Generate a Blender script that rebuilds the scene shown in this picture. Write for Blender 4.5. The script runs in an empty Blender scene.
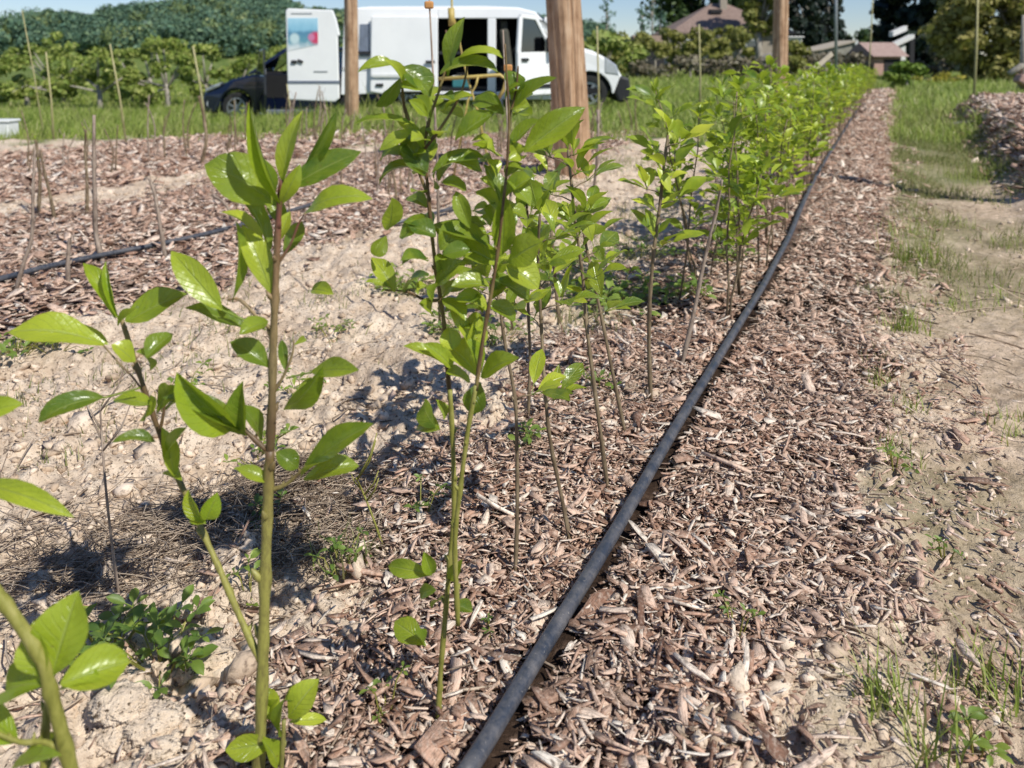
import bpy, math, random
import numpy as np
from mathutils import Vector, Matrix
random.seed(7)
RNG = np.random.default_rng(11)
scene = bpy.context.scene
COL = scene.collection
R = math.radians

# ------------------------------------------------------------------ camera maths
W, H = 1024, 768
F = 800.0; PITCH = R(3.0); CAMZ = 0.945
CY = 57 + F * math.tan(PITCH)
CP, SP = math.cos(PITCH), math.sin(PITCH)

def ray(px, py):
    u = (px - 512) / F; v = (CY - py) / F
    return np.array([u, CP + SP * v, -SP + CP * v])
def P(px, py, d):
    r = ray(px, py); t = d / r[1]
    return Vector((r[0] * t, d, CAMZ + r[2] * t))

# ------------------------------------------------------------------ noise and terrain
_perm = np.random.default_rng(3).permutation(512)
_perm = np.concatenate([_perm, _perm, _perm])
_gr = np.random.default_rng(4).normal(size=(512, 2)); _gr /= np.linalg.norm(_gr, axis=1)[:, None]
def perlin(x, y):
    xi = np.floor(x).astype(np.int64); yi = np.floor(y).astype(np.int64)
    xf = x - xi; yf = y - yi
    u = xf**3 * (xf * (xf * 6 - 15) + 10); v = yf**3 * (yf * (yf * 6 - 15) + 10)
    def g(ix, iy, dx, dy):
        h = _perm[(_perm[ix & 511] + iy) & 511]
        return _gr[h, 0] * dx + _gr[h, 1] * dy
    a = g(xi, yi, xf, yf); b = g(xi + 1, yi, xf - 1, yf)
    c = g(xi, yi + 1, xf, yf - 1); d = g(xi + 1, yi + 1, xf - 1, yf - 1)
    return ((a + u * (b - a)) * (1 - v) + (c + u * (d - c)) * v) * 1.4
def fbm(x, y, oct=4):
    s = 0; a = 1.0; f = 1.0
    for i in range(oct):
        s = s + a * perlin(x * f + 17.3 * i, y * f - 9.1 * i); a *= .5; f *= 2.03
    return s
def sstep(a, b, x):
    t = np.clip((x - a) / (b - a), 0, 1); return t * t * (3 - 2 * t)

K = 0.478
def band(c, a, b, s=.08):
    return sstep(a - s, a + s, c) * (1 - sstep(b - s, b + s, c))
def zones(x, y):
    """mulch, grass, path weights"""
    c = x - K * y
    n = fbm(x * 2.2, y * 2.2, 3) * .19
    cc = c + n
    front = 1 - sstep(8.8, 10.2, y + n * 6)
    m = band(cc + .03 - .34 * np.exp(-np.maximum(y - .9, 0) / .55) * (c < -.6), -1.06, -.02, .1) * (1 - sstep(22, 24, y))
    m = m * (1 - .6 * sstep(.05, .35, fbm(x * 1.7 + 9, y * 1.7, 2)) * band(cc, -1.2, -.7, .1))
    m = np.maximum(m, band(cc, -5.1, -2.9, .15) * front)
    m = np.maximum(m, band(cc, -8.4, -5.7, .15) * front)
    m4 = band(cc, 1.02, 2.5, .07) * (1 - sstep(12.2, 12.9, y))
    m = np.maximum(m, m4)
    gl = sstep(8.3, 9.9, y + n * 8) * (1 - sstep(-1.3, -1.0, cc))
    gr = sstep(3.8, 10.0, y + fbm(x * .9, y * .9, 2) * 2.2) * sstep(-.05, .1, cc)
    g = np.clip(gl + gr + sstep(22, 25, y), 0, 1) * (1 - m)
    pth = band(cc, .05, 1.05, .12) * (1 - m)
    return m, g, pth, m4
def height(x, y):
    x = np.asarray(x, float); y = np.asarray(y, float)
    m, g, pth, m4 = zones(x, y)
    near = np.exp(-np.maximum(y - 2, 0) / 6)
    c = x - K * y
    z = .04 * band(c, -1.08, -.02, .35) * (1 - sstep(20, 24, y)) + .05 * m4 + .30 * band(c, 1.0, 2.5, .3) * (1 - sstep(11.8, 13, y))
    clay = np.clip(1 - m - g - pth * .8, 0, 1)
    z = z + clay * (fbm(x * 2.3, y * 2.3, 3) * .035 + np.abs(fbm(x * 5, y * 5, 4)) * .036 * near + fbm(x * 11, y * 11, 4) * .017 * near + np.maximum(fbm(x * 26, y * 26, 3), -.15) * .011 * near + fbm(x * 60, y * 60, 2) * .004 * near)
    z = z + m * (fbm(x * 3, y * 3, 2) * .014 + fbm(x * 12, y * 12, 3) * .012 * near)
    z = z + pth * (fbm(x * 1.5, y * 1.5, 2) * .015 + np.abs(fbm(x * 6, y * 6, 3)) * .010 * near + fbm(x * 20, y * 20, 3) * .004 * near)
    z = z + g * fbm(x * .8, y * .8, 2) * .03
    wl = sstep(2.0, 5.0, -x)
    z = z - np.minimum(.055 * np.maximum(y - 9, 0), .95) * wl
    hill = 10.8 * np.exp(-((x + 62) / np.where(x < -62, 50.0, 78.0))**2) * sstep(95, 185, y)
    return z + hill * (1 + .08 * fbm(x * .03, y * .03, 2))
def hz(x, y): return float(height(np.array([x]), np.array([y]))[0])
def G(px, py):
    """ground point seen at this spot of the photograph"""
    r = ray(px, py); z = 0
    for _ in range(12):
        t = (z - CAMZ) / r[2]; z = .5 * z + .5 * hz(r[0] * t, r[1] * t)
    return Vector((r[0] * t, r[1] * t, hz(r[0] * t, r[1] * t)))

# ------------------------------------------------------------------ materials
def new_mat(name):
    m = bpy.data.materials.new(name); m.use_nodes = True
    nt = m.node_tree; nt.nodes.clear()
    return m, nt
class NT:
    def __init__(s, name):
        s.m, s.t = new_mat(name); s.n = s.t.nodes; s.l = s.t.links
        s.out = s.n.new('ShaderNodeOutputMaterial')
    def node(s, typ, **kw):
        n = s.n.new(typ)
        for k, v in kw.items():
            if k.startswith('i_'):
                key = k[2:]; key = int(key) if key.isdigit() else key.replace('_', ' ')
                n.inputs[key].default_value = v
            else: setattr(n, k, v)
        return n
    def link(s, a, b): s.l.new(a, b)
    def ramp(s, fac, stops):
        r = s.n.new('ShaderNodeValToRGB'); e = r.color_ramp.elements
        while len(e) > 1: e.remove(e[-1])
        e[0].position = stops[0][0]; e[0].color = (*stops[0][1], 1)
        for p, c in stops[1:]:
            k = e.new(p); k.color = (*c, 1)
        s.link(fac, r.inputs[0]); return r.outputs[0]
    def mix(s, fac, a, b, mode='MIX'):
        n = s.n.new('ShaderNodeMix'); n.data_type = 'RGBA'; n.blend_type = mode
        for sock, v in ((n.inputs[0], fac), (n.inputs[6], a), (n.inputs[7], b)):
            if isinstance(v, (int, float)): sock.default_value = v
            elif isinstance(v, tuple): sock.default_value = (*v, 1)
            else: s.link(v, sock)
        return n.outputs[2]
    def math(s, op, a, b=0.0):
        n = s.n.new('ShaderNodeMath'); n.operation = op
        for sock, v in ((n.inputs[0], a), (n.inputs[1], b)):
            if isinstance(v, (int, float)): sock.default_value = v
            else: s.link(v, sock)
        return n.outputs[0]
    def noise(s, scale, detail=4, rough=.55, vec=None, dist=0):
        n = s.node('ShaderNodeTexNoise'); n.inputs['Scale'].default_value = scale
        n.inputs['Detail'].default_value = detail; n.inputs['Roughness'].default_value = rough; n.inputs['Distortion'].default_value = dist
        if vec is not None: s.link(vec, n.inputs['Vector'])
        return n.outputs[0]
    def pos(s): return s.node('ShaderNodeNewGeometry').outputs['Position']
    def objc(s): return s.node('ShaderNodeTexCoord').outputs['Object']
    def island(s): return s.node('ShaderNodeNewGeometry').outputs['Random Per Island']
    def scaled(s, vec, sc):
        n = s.node('ShaderNodeMapping'); n.inputs['Scale'].default_value = sc; s.link(vec, n.inputs[0]); return n.outputs[0]
    def attr(s, name): return s.node('ShaderNodeAttribute', attribute_name=name).outputs['Fac']
    def bump(s, h, strength, dist):
        b = s.node('ShaderNodeBump'); b.inputs['Strength'].default_value = strength; b.inputs['Distance'].default_value = dist
        s.link(h, b.inputs['Height']); return b.outputs[0]
    def bsdf(s, col, rough=.6, metal=0, nrm=None, coat=0, spec=.5, finish=True):
        b = s.node('ShaderNodeBsdfPrincipled')
        for k, v in (('Base Color', col), ('Roughness', rough), ('Metallic', metal), ('Coat Weight', coat), ('Specular IOR Level', spec)):
            if isinstance(v, (int, float)): b.inputs[k].default_value = v
            elif isinstance(v, tuple): b.inputs[k].default_value = (*v, 1)
            else: s.link(v, b.inputs[k])
        if nrm is not None: s.link(nrm, b.inputs['Normal'])
        if finish: s.link(b.outputs[0], s.out.inputs[0])
        return b
    def leafy(s, col, tcol, rough=.5, t=.35, nrm=None, spec=.5):
        b = s.bsdf(col, rough, nrm=nrm, finish=False, spec=spec)
        tr = s.node('ShaderNodeBsdfTranslucent')
        if isinstance(tcol, tuple): tr.inputs[0].default_value = (*tcol, 1)
        else: s.link(tcol, tr.inputs[0])
        if nrm is not None: s.link(nrm, tr.inputs[1])
        mx = s.node('ShaderNodeMixShader'); mx.inputs[0].default_value = t
        s.link(b.outputs[0], mx.inputs[1]); s.link(tr.outputs[0], mx.inputs[2]); s.link(mx.outputs[0], s.out.inputs[0])

MAT = {}
def ground_mat():
    s = NT('soil'); p = s.pos()
    n1 = s.noise(3, 6, .6, p); n2 = s.noise(28, 6, .65, p); n3 = s.noise(110, 4, .7, p); n0 = s.noise(.7, 4, .6, p)
    clay = s.ramp(s.math('ADD', s.math('MULTIPLY', n1, .5), s.math('MULTIPLY', n2, .5)), [(.3, (.32, .225, .155)), (.45, (.57, .44, .325)), (.56, (.73, .59, .455)), (.7, (.83, .70, .565))])
    clay = s.mix(s.ramp(n3, [(.36, (1, 1, 1)), (.43, (0, 0, 0))]), clay, (.10, .07, .045)); n4 = s.noise(55, 3, .6, p, .8); clay = s.mix(s.ramp(n4, [(.32, (.8, .8, .8)), (.37, (0, 0, 0))]), clay, (.13, .09, .06))  # dark pits: shadow of small hollows painted into the clay colour
    mul = s.ramp(n2, [(.3, (.015, .009, .006)), (.55, (.05, .03, .02)), (.7, (.13, .085, .06))])  # soil under the chips darkened, painting the shadowed gaps between them
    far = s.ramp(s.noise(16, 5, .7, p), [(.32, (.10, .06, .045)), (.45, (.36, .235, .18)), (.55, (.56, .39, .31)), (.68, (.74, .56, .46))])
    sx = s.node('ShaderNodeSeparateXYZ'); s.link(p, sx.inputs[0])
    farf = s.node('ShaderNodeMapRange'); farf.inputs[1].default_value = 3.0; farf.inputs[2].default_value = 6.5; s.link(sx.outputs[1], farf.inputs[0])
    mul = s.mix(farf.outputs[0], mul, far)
    grass = s.ramp(s.math('ADD', s.math('MULTIPLY', n0, .6), s.math('MULTIPLY', n2, .4)), [(.35, (.05, .085, .02)), (.5, (.12, .17, .04)), (.65, (.25, .25, .09))])
    path = s.ramp(s.math('ADD', s.math('MULTIPLY', n1, .45), s.math('MULTIPLY', n2, .55)), [(.32, (.24, .17, .11)), (.46, (.50, .38, .27)), (.56, (.68, .525, .39)), (.7, (.80, .65, .50))])
    path = s.mix(s.ramp(n3, [(.35, (.8, .8, .8)), (.42, (0, 0, 0))]), path, (.09, .065, .04))
    moss = s.math('MULTIPLY', s.ramp(n0, [(.42, (0, 0, 0)), (.6, (1, 1, 1))]), .6)
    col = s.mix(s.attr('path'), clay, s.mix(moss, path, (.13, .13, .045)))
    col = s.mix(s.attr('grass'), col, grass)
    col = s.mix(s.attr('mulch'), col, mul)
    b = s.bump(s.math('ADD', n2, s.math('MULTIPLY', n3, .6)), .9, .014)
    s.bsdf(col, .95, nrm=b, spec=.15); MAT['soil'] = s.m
ground_mat()
def chip_mat(name, stops, grain=False):
    s = NT(name); i = s.island(); p = s.pos()
    c = s.ramp(i, stops)
    c = s.mix(s.math('MULTIPLY', s.ramp(s.noise(2.6, 3, .6, p), [(.45, (0, 0, 0)), (.62, (1, 1, 1))]), .22), c, (.66, .54, .43))
    n = s.noise(75, 4, .7, p)
    c = s.mix(s.ramp(n, [(.33, (.75, .75, .75)), (.5, (0, 0, 0))]), c, (.09, .058, .042), 'MIX')
    if grain:
        uv = s.node('ShaderNodeUVMap', uv_map='UVMap').outputs[0]
        gr = s.noise(4.5, 4, .75, s.scaled(uv, (1.6, .14, 1)), .3); n2 = s.noise(2.2, 3, .6, uv)
        c = s.mix(s.ramp(gr, [(.36, (.85, .85, .85)), (.52, (0, 0, 0))]), c, s.mix(.65, c, (.05, .03, .02)))
        c = s.mix(s.ramp(n2, [(.5, (0, 0, 0)), (.7, (.45, .45, .45))]), c, (.74, .61, .50))
        b = s.bump(s.math('ADD', gr, s.math('MULTIPLY', n2, .4)), .8, .0025)
    else: b = s.bump(s.noise(220, 3, .7, p), .5, .004)
    s.bsdf(c, .9, nrm=b, spec=.2); MAT[name] = s.m
chip_mat('bark', [(0, (.13, .065, .045)), (.16, (.33, .18, .12)), (.4, (.60, .375, .27)), (.66, (.79, .555, .425)), (.86, (.88, .71, .575)), (1, (.94, .84, .72))], True)
chip_mat('clod', [(0, (.46, .34, .24)), (.5, (.66, .515, .385)), (1, (.80, .65, .51))])
chip_mat('straw', [(0, (.17, .12, .085)), (.5, (.36, .275, .205)), (1, (.58, .47, .36))])

def leaf_mat(name, a, b, dark, rough=.33, t=.38, veins=True):
    s = NT(name); i = s.island()
    uv = s.node('ShaderNodeUVMap', uv_map='UVMap').outputs[0]
    sx = s.node('ShaderNodeSeparateXYZ'); s.link(uv, sx.inputs[0])
    c = s.ramp(i, [(0, dark), (.22, tuple(v * 1.25 for v in dark)), (.5, a), (1, b)])
    n = s.noise(35, 3, .6, s.objc())
    c = s.mix(s.ramp(n, [(.4, (0, 0, 0)), (.7, (.35, .35, .35))]), c, b)
    nrm = None
    if not veins:
        oi = s.node('ShaderNodeObjectInfo').outputs['Random']; c = s.mix(.75, c, s.ramp(oi, [(0, (.72, .8, .6)), (.5, (1.05, 1.05, .95)), (1, (1.35, 1.2, .85))]), 'MULTIPLY')
    if veins:
        d = s.math('ABSOLUTE', s.math('SUBTRACT', sx.outputs[0], .5))
        mid = s.ramp(d, [(.015, (1, 1, 1)), (.045, (0, 0, 0))])
        v = s.math('PINGPONG', s.math('ADD', s.math('MULTIPLY', sx.outputs[1], 8.0), s.math('MULTIPLY', d, -5.0)), .5)
        side = s.ramp(v, [(.0, (.55, .55, .55)), (.10, (0, 0, 0))])
        vein = s.math('MAXIMUM', mid, s.math('MULTIPLY', side, .6))
        c = s.mix(s.math('MULTIPLY', vein, .6), c, (.42, .50, .14))
        nrm = s.bump(s.math('SUBTRACT', s.math('MULTIPLY', n, 1.2), s.math('MULTIPLY', vein, .5)), .6, .004)
        sp = s.ramp(s.noise(120, 3, .7, s.objc()), [(.66, (0, 0, 0)), (.72, (.7, .7, .7))]); c = s.mix(sp, c, (.20, .13, .04)); edge = s.ramp(d, [(.45, (0, 0, 0)), (.5, (.3, .3, .3))]); c = s.mix(edge, c, (.30, .22, .04)); c = s.mix(s.ramp(s.noise(9, 2, .5, s.objc()), [(.4, (0, 0, 0)), (.62, (.45, .45, .45))]), c, dark)  # last mix paints shaded patches into the leaf for a lit and dark two-tone
    tc = s.mix(.6, c, (.52, .64, .04))
    s.leafy(c, tc, rough, t, nrm, spec=.65); MAT[name] = s.m
leaf_mat('leaf', (.25, .35, .024), (.56, .63, .055), (.07, .135, .016), rough=.29, t=.45)
leaf_mat('leaf_fresh', (.32, .43, .025), (.48, .56, .05), (.24, .35, .02), t=.48)
leaf_mat('leaf_row', (.25, .36, .026), (.56, .63, .08), (.08, .15, .018), veins=False, rough=.38, t=.42)
leaf_mat('weed', (.13, .22, .04), (.25, .34, .07), (.07, .13, .03), veins=False, rough=.5)
def foliage_mat(name, stops, t=.3, rough=.55):
    s = NT(name); c = s.ramp(s.island(), stops)
    n = s.noise(.9, 3, .6, s.pos()); c = s.mix(s.ramp(n, [(.38, (.45, .45, .45)), (.6, (0, 0, 0))]), c, stops[0][1])
    s.leafy(c, s.mix(.5, c, (.2, .26, .03)), rough, t, spec=.3); MAT[name] = s.m
foliage_mat('orchard', [(0, (.13, .19, .035)), (.5, (.29, .36, .065)), (1, (.50, .51, .16))])
foliage_mat('hill_wood', [(0, (.06, .12, .085)), (.6, (.115, .20, .12)), (1, (.20, .28, .145))], .12)  # distance haze is put into these bluish leaf colours
foliage_mat('hill_light', [(0, (.12, .18, .07)), (.6, (.22, .28, .10)), (1, (.31, .34, .15))], .15)
foliage_mat('conifer', [(0, (.006, .014, .008)), (.7, (.012, .026, .014)), (1, (.022, .04, .02))], .05)
foliage_mat('olive', [(0, (.20, .19, .05)), (.5, (.38, .34, .10)), (1, (.55, .47, .19))], .4)
foliage_mat('broad', [(0, (.02, .045, .015)), (.6, (.05, .09, .025)), (1, (.10, .15, .04))], .2)
foliage_mat('drybrush', [(0, (.10, .08, .05)), (.5, (.19, .16, .10)), (1, (.30, .27, .19))], .1)
foliage_mat('hedge', [(0, (.12, .14, .03)), (.5, (.28, .28, .06)), (1, (.42, .38, .12))])
foliage_mat('yellow_bloom', [(0, (.25, .22, .03)), (.6, (.45, .38, .04)), (1, (.55, .48, .10))], .2)
foliage_mat('bright_bush', [(0, (.10, .17, .025)), (.6, (.20, .30, .04)), (1, (.30, .40, .07))])
def grass_mat(name, stops):
    s = NT(name); c = s.ramp(s.island(), stops)
    n = s.noise(.6, 3, .6, s.pos()); c = s.mix(s.ramp(n, [(.45, (0, 0, 0)), (.65, (.5, .5, .5))]), c, (.20, .19, .08))
    s.leafy(c, s.mix(.5, c, (.26, .34, .05)), .5, .3, spec=.3); MAT[name] = s.m
grass_mat('grass', [(0, (.16, .25, .035)), (.5, (.31, .40, .065)), (.85, (.45, .49, .13)), (1, (.62, .56, .30))])
grass_mat('grass_dry', [(0, (.12, .18, .04)), (.45, (.22, .24, .075)), (1, (.42, .36, .20))])
def bark_mat(name, c0, c1, c2, sc=(1, 1, .12), scale=60, rough=.8, bump=.6, bd=.004):
    s = NT(name); p = s.objc(); v = s.scaled(p, sc)
    n = s.noise(scale, 5, .65, v, .4); n2 = s.noise(scale * .15, 3, .6, p)
    c = s.ramp(s.math('ADD', s.math('MULTIPLY', n, .65), s.math('MULTIPLY', n2, .35)), [(.34, c0), (.5, c1), (.66, c2)])
    s.bsdf(c, rough, nrm=s.bump(n, bump, bd), spec=.25); MAT[name] = s.m
bark_mat('stem_green', (.13, .13, .025), (.24, .23, .05), (.34, .31, .10), (1, 1, .4), 90, .5, .3, .001)
bark_mat('stem_red', (.06, .03, .018), (.14, .085, .04), (.27, .21, .08), (1, 1, .5), 40, .5, .4, .001)
bark_mat('stem_brown', (.09, .06, .035), (.19, .14, .085), (.32, .25, .16), (1, 1, .3), 90, .7, .4, .001)
bark_mat('whip', (.14, .10, .075), (.30, .23, .18), (.44, .36, .29), (1, 1, .3), 90, .8, .4, .001)
bark_mat('post_wood', (.19, .105, .055), (.46, .29, .175), (.63, .45, .30), (1, 1, .05), 40, .85, 1.0, .02)
bark_mat('trunk', (.16, .14, .11), (.33, .29, .24), (.50, .46, .39), (1, 1, .2), 20, .9, .5, .02)
bark_mat('cane', (.22, .20, .08), (.36, .33, .16), (.46, .41, .25), (1, 1, .1), 60, .6, .3, .002)
bark_mat('plank', (.40, .34, .25), (.52, .45, .35), (.60, .54, .44), (1, 1, .1), 40, .8, .3, .002)
def stem_grade():
    s = NT('stem_graded'); p = s.pos(); sx = s.node('ShaderNodeSeparateXYZ'); s.link(p, sx.inputs[0])
    n = s.noise(26, 4, .6, s.scaled(p, (1, 1, .5))); n2 = s.noise(150, 4, .7, s.scaled(p, (1, 1, .3)))
    z = s.math('ADD', sx.outputs[2], s.math('MULTIPLY', s.math('SUBTRACT', n, .5), .16))
    c = s.ramp(z, [(.0, (.20, .19, .06)), (.2, (.29, .28, .06)), (.38, (.30, .27, .07)), (.46, (.13, .075, .035)), (.52, (.12, .07, .035)), (.58, (.27, .20, .09)), (.68, (.26, .17, .08)), (.76, (.17, .06, .04)), (.9, (.20, .09, .05))])
    c = s.mix(s.ramp(n2, [(.35, (.6, .6, .6)), (.55, (0, 0, 0))]), c, (.10, .075, .03))
    s.bsdf(c, .5, nrm=s.bump(s.math('ADD', n2, n), .5, .0015)); MAT['stem_graded'] = s.m
stem_grade()
def simple(name, col, rough=.5, metal=0, coat=0, var=.12, scale=12, spec=.5, dust=None):
    s = NT(name); n = s.noise(scale, 4, .6, s.objc())
    c2 = tuple(max(0, c * (1 - 2.2 * var)) for c in col)
    c = s.ramp(n, [(.3, c2), (.65, col)])
    if dust:
        d = s.ramp(s.noise(30, 6, .75, s.objc()), [(.52, (0, 0, 0)), (.68, dust[1])]); c = s.mix(d, c, dust[0])
    s.bsdf(c, rough, metal, coat=coat, spec=spec); MAT[name] = s.m
simple('white_paint', (.88, .88, .87), .35, coat=.4, var=.03, scale=2)
simple('navy_paint', (.004, .008, .028), .25, coat=.8, var=.1, scale=3)
simple('black_plastic', (.018, .018, .02), .6)
simple('grey_blue_plastic', (.045, .06, .085), .5)
simple('rubber', (.02, .02, .02), .85)
simple('alloy', (.42, .43, .45), .35, .7)
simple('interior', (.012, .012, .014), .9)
simple('seat_cloth', (.09, .088, .07), .9)
simple('panel_grey', (.17, .20, .26), .6)
simple('chrome_lamp', (.55, .58, .62), .15, .3)
simple('lamp_red', (.35, .02, .02), .3)
simple('yellow_paint', (.56, .42, .12), .5, var=.15)
simple('orange_plastic', (.58, .27, .08), .5)
simple('teal_plastic', (.05, .22, .24), .5)
simple('bag_cloth', (.035, .045, .07), .85)
simple('white_plastic', (.75, .76, .74), .5, var=.05)
simple('pole_metal', (.33, .35, .36), .5, .4)
simple('wall_white', (.78, .76, .72), .9, var=.05)
simple('wall_beige', (.42, .36, .29), .9)
simple('wall_pink', (.48, .30, .25), .9)
simple('dark_wall', (.025, .024, .028), .9)
simple('stone_grey', (.34, .32, .27), .95, var=.25, scale=1.5)
simple('stone_light', (.50, .43, .34), .95, var=.2, scale=40)
def pipe_mat():
    s = NT('pipe_black'); p = s.pos()
    d = s.ramp(s.noise(22, 8, .8, p), [(.42, (0, 0, 0)), (.72, (.6, .6, .6))])
    fl = s.ramp(s.noise(160, 3, .8, p), [(.64, (0, 0, 0)), (.70, (.8, .8, .8))])
    c = s.mix(d, (.035, .042, .058), (.24, .215, .20)); c = s.mix(fl, c, (.30, .27, .24))
    s.bsdf(c, s.mix(d, (.38, .38, .38), (.75, .75, .75)), nrm=s.bump(s.noise(70, 4, .6, p), .25, .002)); MAT['pipe_black'] = s.m
pipe_mat()
def roof_mat(name, a, b):
    s = NT(name); p = s.objc()
    w = s.node('ShaderNodeTexBrick'); w.inputs['Scale'].default_value = 3.0; w.inputs['Color1'].default_value = (*a, 1); w.inputs['Color2'].default_value = (*b, 1)
    w.inputs['Mortar'].default_value = tuple(v * .5 for v in a) + (1,); s.link(p, w.inputs[0])
    n = s.noise(2.5, 5, .6, p)
    s.bsdf(s.mix(s.math('MULTIPLY', n, .5), w.outputs[0], b), .9); MAT[name] = s.m
roof_mat('roof_tile', (.20, .135, .11), (.28, .20, .165))
roof_mat('roof_red', (.30, .20, .175), (.38, .27, .235))
roof_mat('roof_brown', (.17, .12, .085), (.25, .18, .13))
def glass_mat():
    s = NT('glass'); g = s.node('ShaderNodeBsdfGlossy'); g.inputs['Roughness'].default_value = .03; g.inputs[0].default_value = (.9, .95, 1, 1)
    t = s.node('ShaderNodeBsdfTransparent'); t.inputs[0].default_value = (.22, .30, .34, 1)
    f = s.node('ShaderNodeFresnel'); f.inputs[0].default_value = 1.6
    m = s.node('ShaderNodeMixShader'); s.link(s.math('ADD', f.outputs[0], .1), m.inputs[0]); s.link(t.outputs[0], m.inputs[1]); s.link(g.outputs[0], m.inputs[2])
    s.link(m.outputs[0], s.out.inputs[0]); MAT['glass'] = s.m
glass_mat()
def sticker_mat():
    s = NT('sticker_print'); g = s.node('ShaderNodeTexCoord').outputs['Generated']
    sx = s.node('ShaderNodeSeparateXYZ'); s.link(g, sx.inputs[0]); x, z = sx.outputs[0], sx.outputs[2]
    n = s.noise(4, 3, .5, g)
    zz = s.math('ADD', z, s.math('MULTIPLY', s.math('SUBTRACT', n, .5), .35))
    c = s.ramp(zz, [(.0, (.75, .78, .78)), (.14, (.62, .70, .72)), (.28, (.13, .33, .42)), (.55, (.10, .26, .40)), (.68, (.25, .52, .68)), (1, (.42, .68, .82))])
    def blob(cx, cz, r, colr, c, sx_=1.0):
        dx = s.math('MULTIPLY', s.math('SUBTRACT', x, cx), sx_); dz = s.math('SUBTRACT', z, cz)
        d = s.math('SQRT', s.math('ADD', s.math('MULTIPLY', dx, dx), s.math('MULTIPLY', dz, dz)))
        return s.mix(s.ramp(d, [(r * .7, (1, 1, 1)), (r * 1.15, (0, 0, 0))]), c, colr)
    c = blob(.22, .38, .17, (.55, .70, .72), c); c = blob(.92, .40, .20, (.62, .06, .14), c); c = blob(.78, .42, .12, (.62, .22, .38), c)
    s.bsdf(c, .4); MAT['sticker_print'] = s.m
sticker_mat()

# ------------------------------------------------------------------ object helpers
def tag(o, label=None, cat=None, group=None, kind=None):
    if label: o['label'] = label
    if cat: o['category'] = cat
    if group: o['group'] = group
    if kind: o['kind'] = kind
    return o
def link(name, me, mat=None, parent=None, smooth=False):
    o = bpy.data.objects.new(name, me); COL.objects.link(o)
    if mat: me.materials.append(MAT[mat])
    if parent: o.parent = parent
    if smooth: me.polygons.foreach_set('use_smooth', np.ones(len(me.polygons), bool))
    return o
def empty(name, loc=(0, 0, 0), rz=0):
    o = bpy.data.objects.new(name, None); COL.objects.link(o); o.location = loc; o.rotation_euler = (0, 0, rz); o.empty_display_size = .1
    return o
def np_mesh(name, V, Fq, uv=None, attrs=None):
    """V (n,3), Fq (m,k) faces of k corners"""
    me = bpy.data.meshes.new(name); V = np.asarray(V, np.float32); Fq = np.asarray(Fq, np.int32)
    m, k = Fq.shape
    me.vertices.add(len(V)); me.vertices.foreach_set('co', V.ravel())
    me.loops.add(m * k); me.loops.foreach_set('vertex_index', Fq.ravel())
    me.polygons.add(m); me.polygons.foreach_set('loop_start', np.arange(0, m * k, k, dtype=np.int32))
    if uv is not None:
        l = me.uv_layers.new(name='UVMap'); l.data.foreach_set('uv', np.asarray(uv, np.float32)[Fq.ravel()].ravel())
    if attrs:
        for n, a in attrs.items():
            at = me.attributes.new(n, 'FLOAT', 'POINT'); at.data.foreach_set('value', np.asarray(a, np.float32))
    me.update(calc_edges=True); return me
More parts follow.
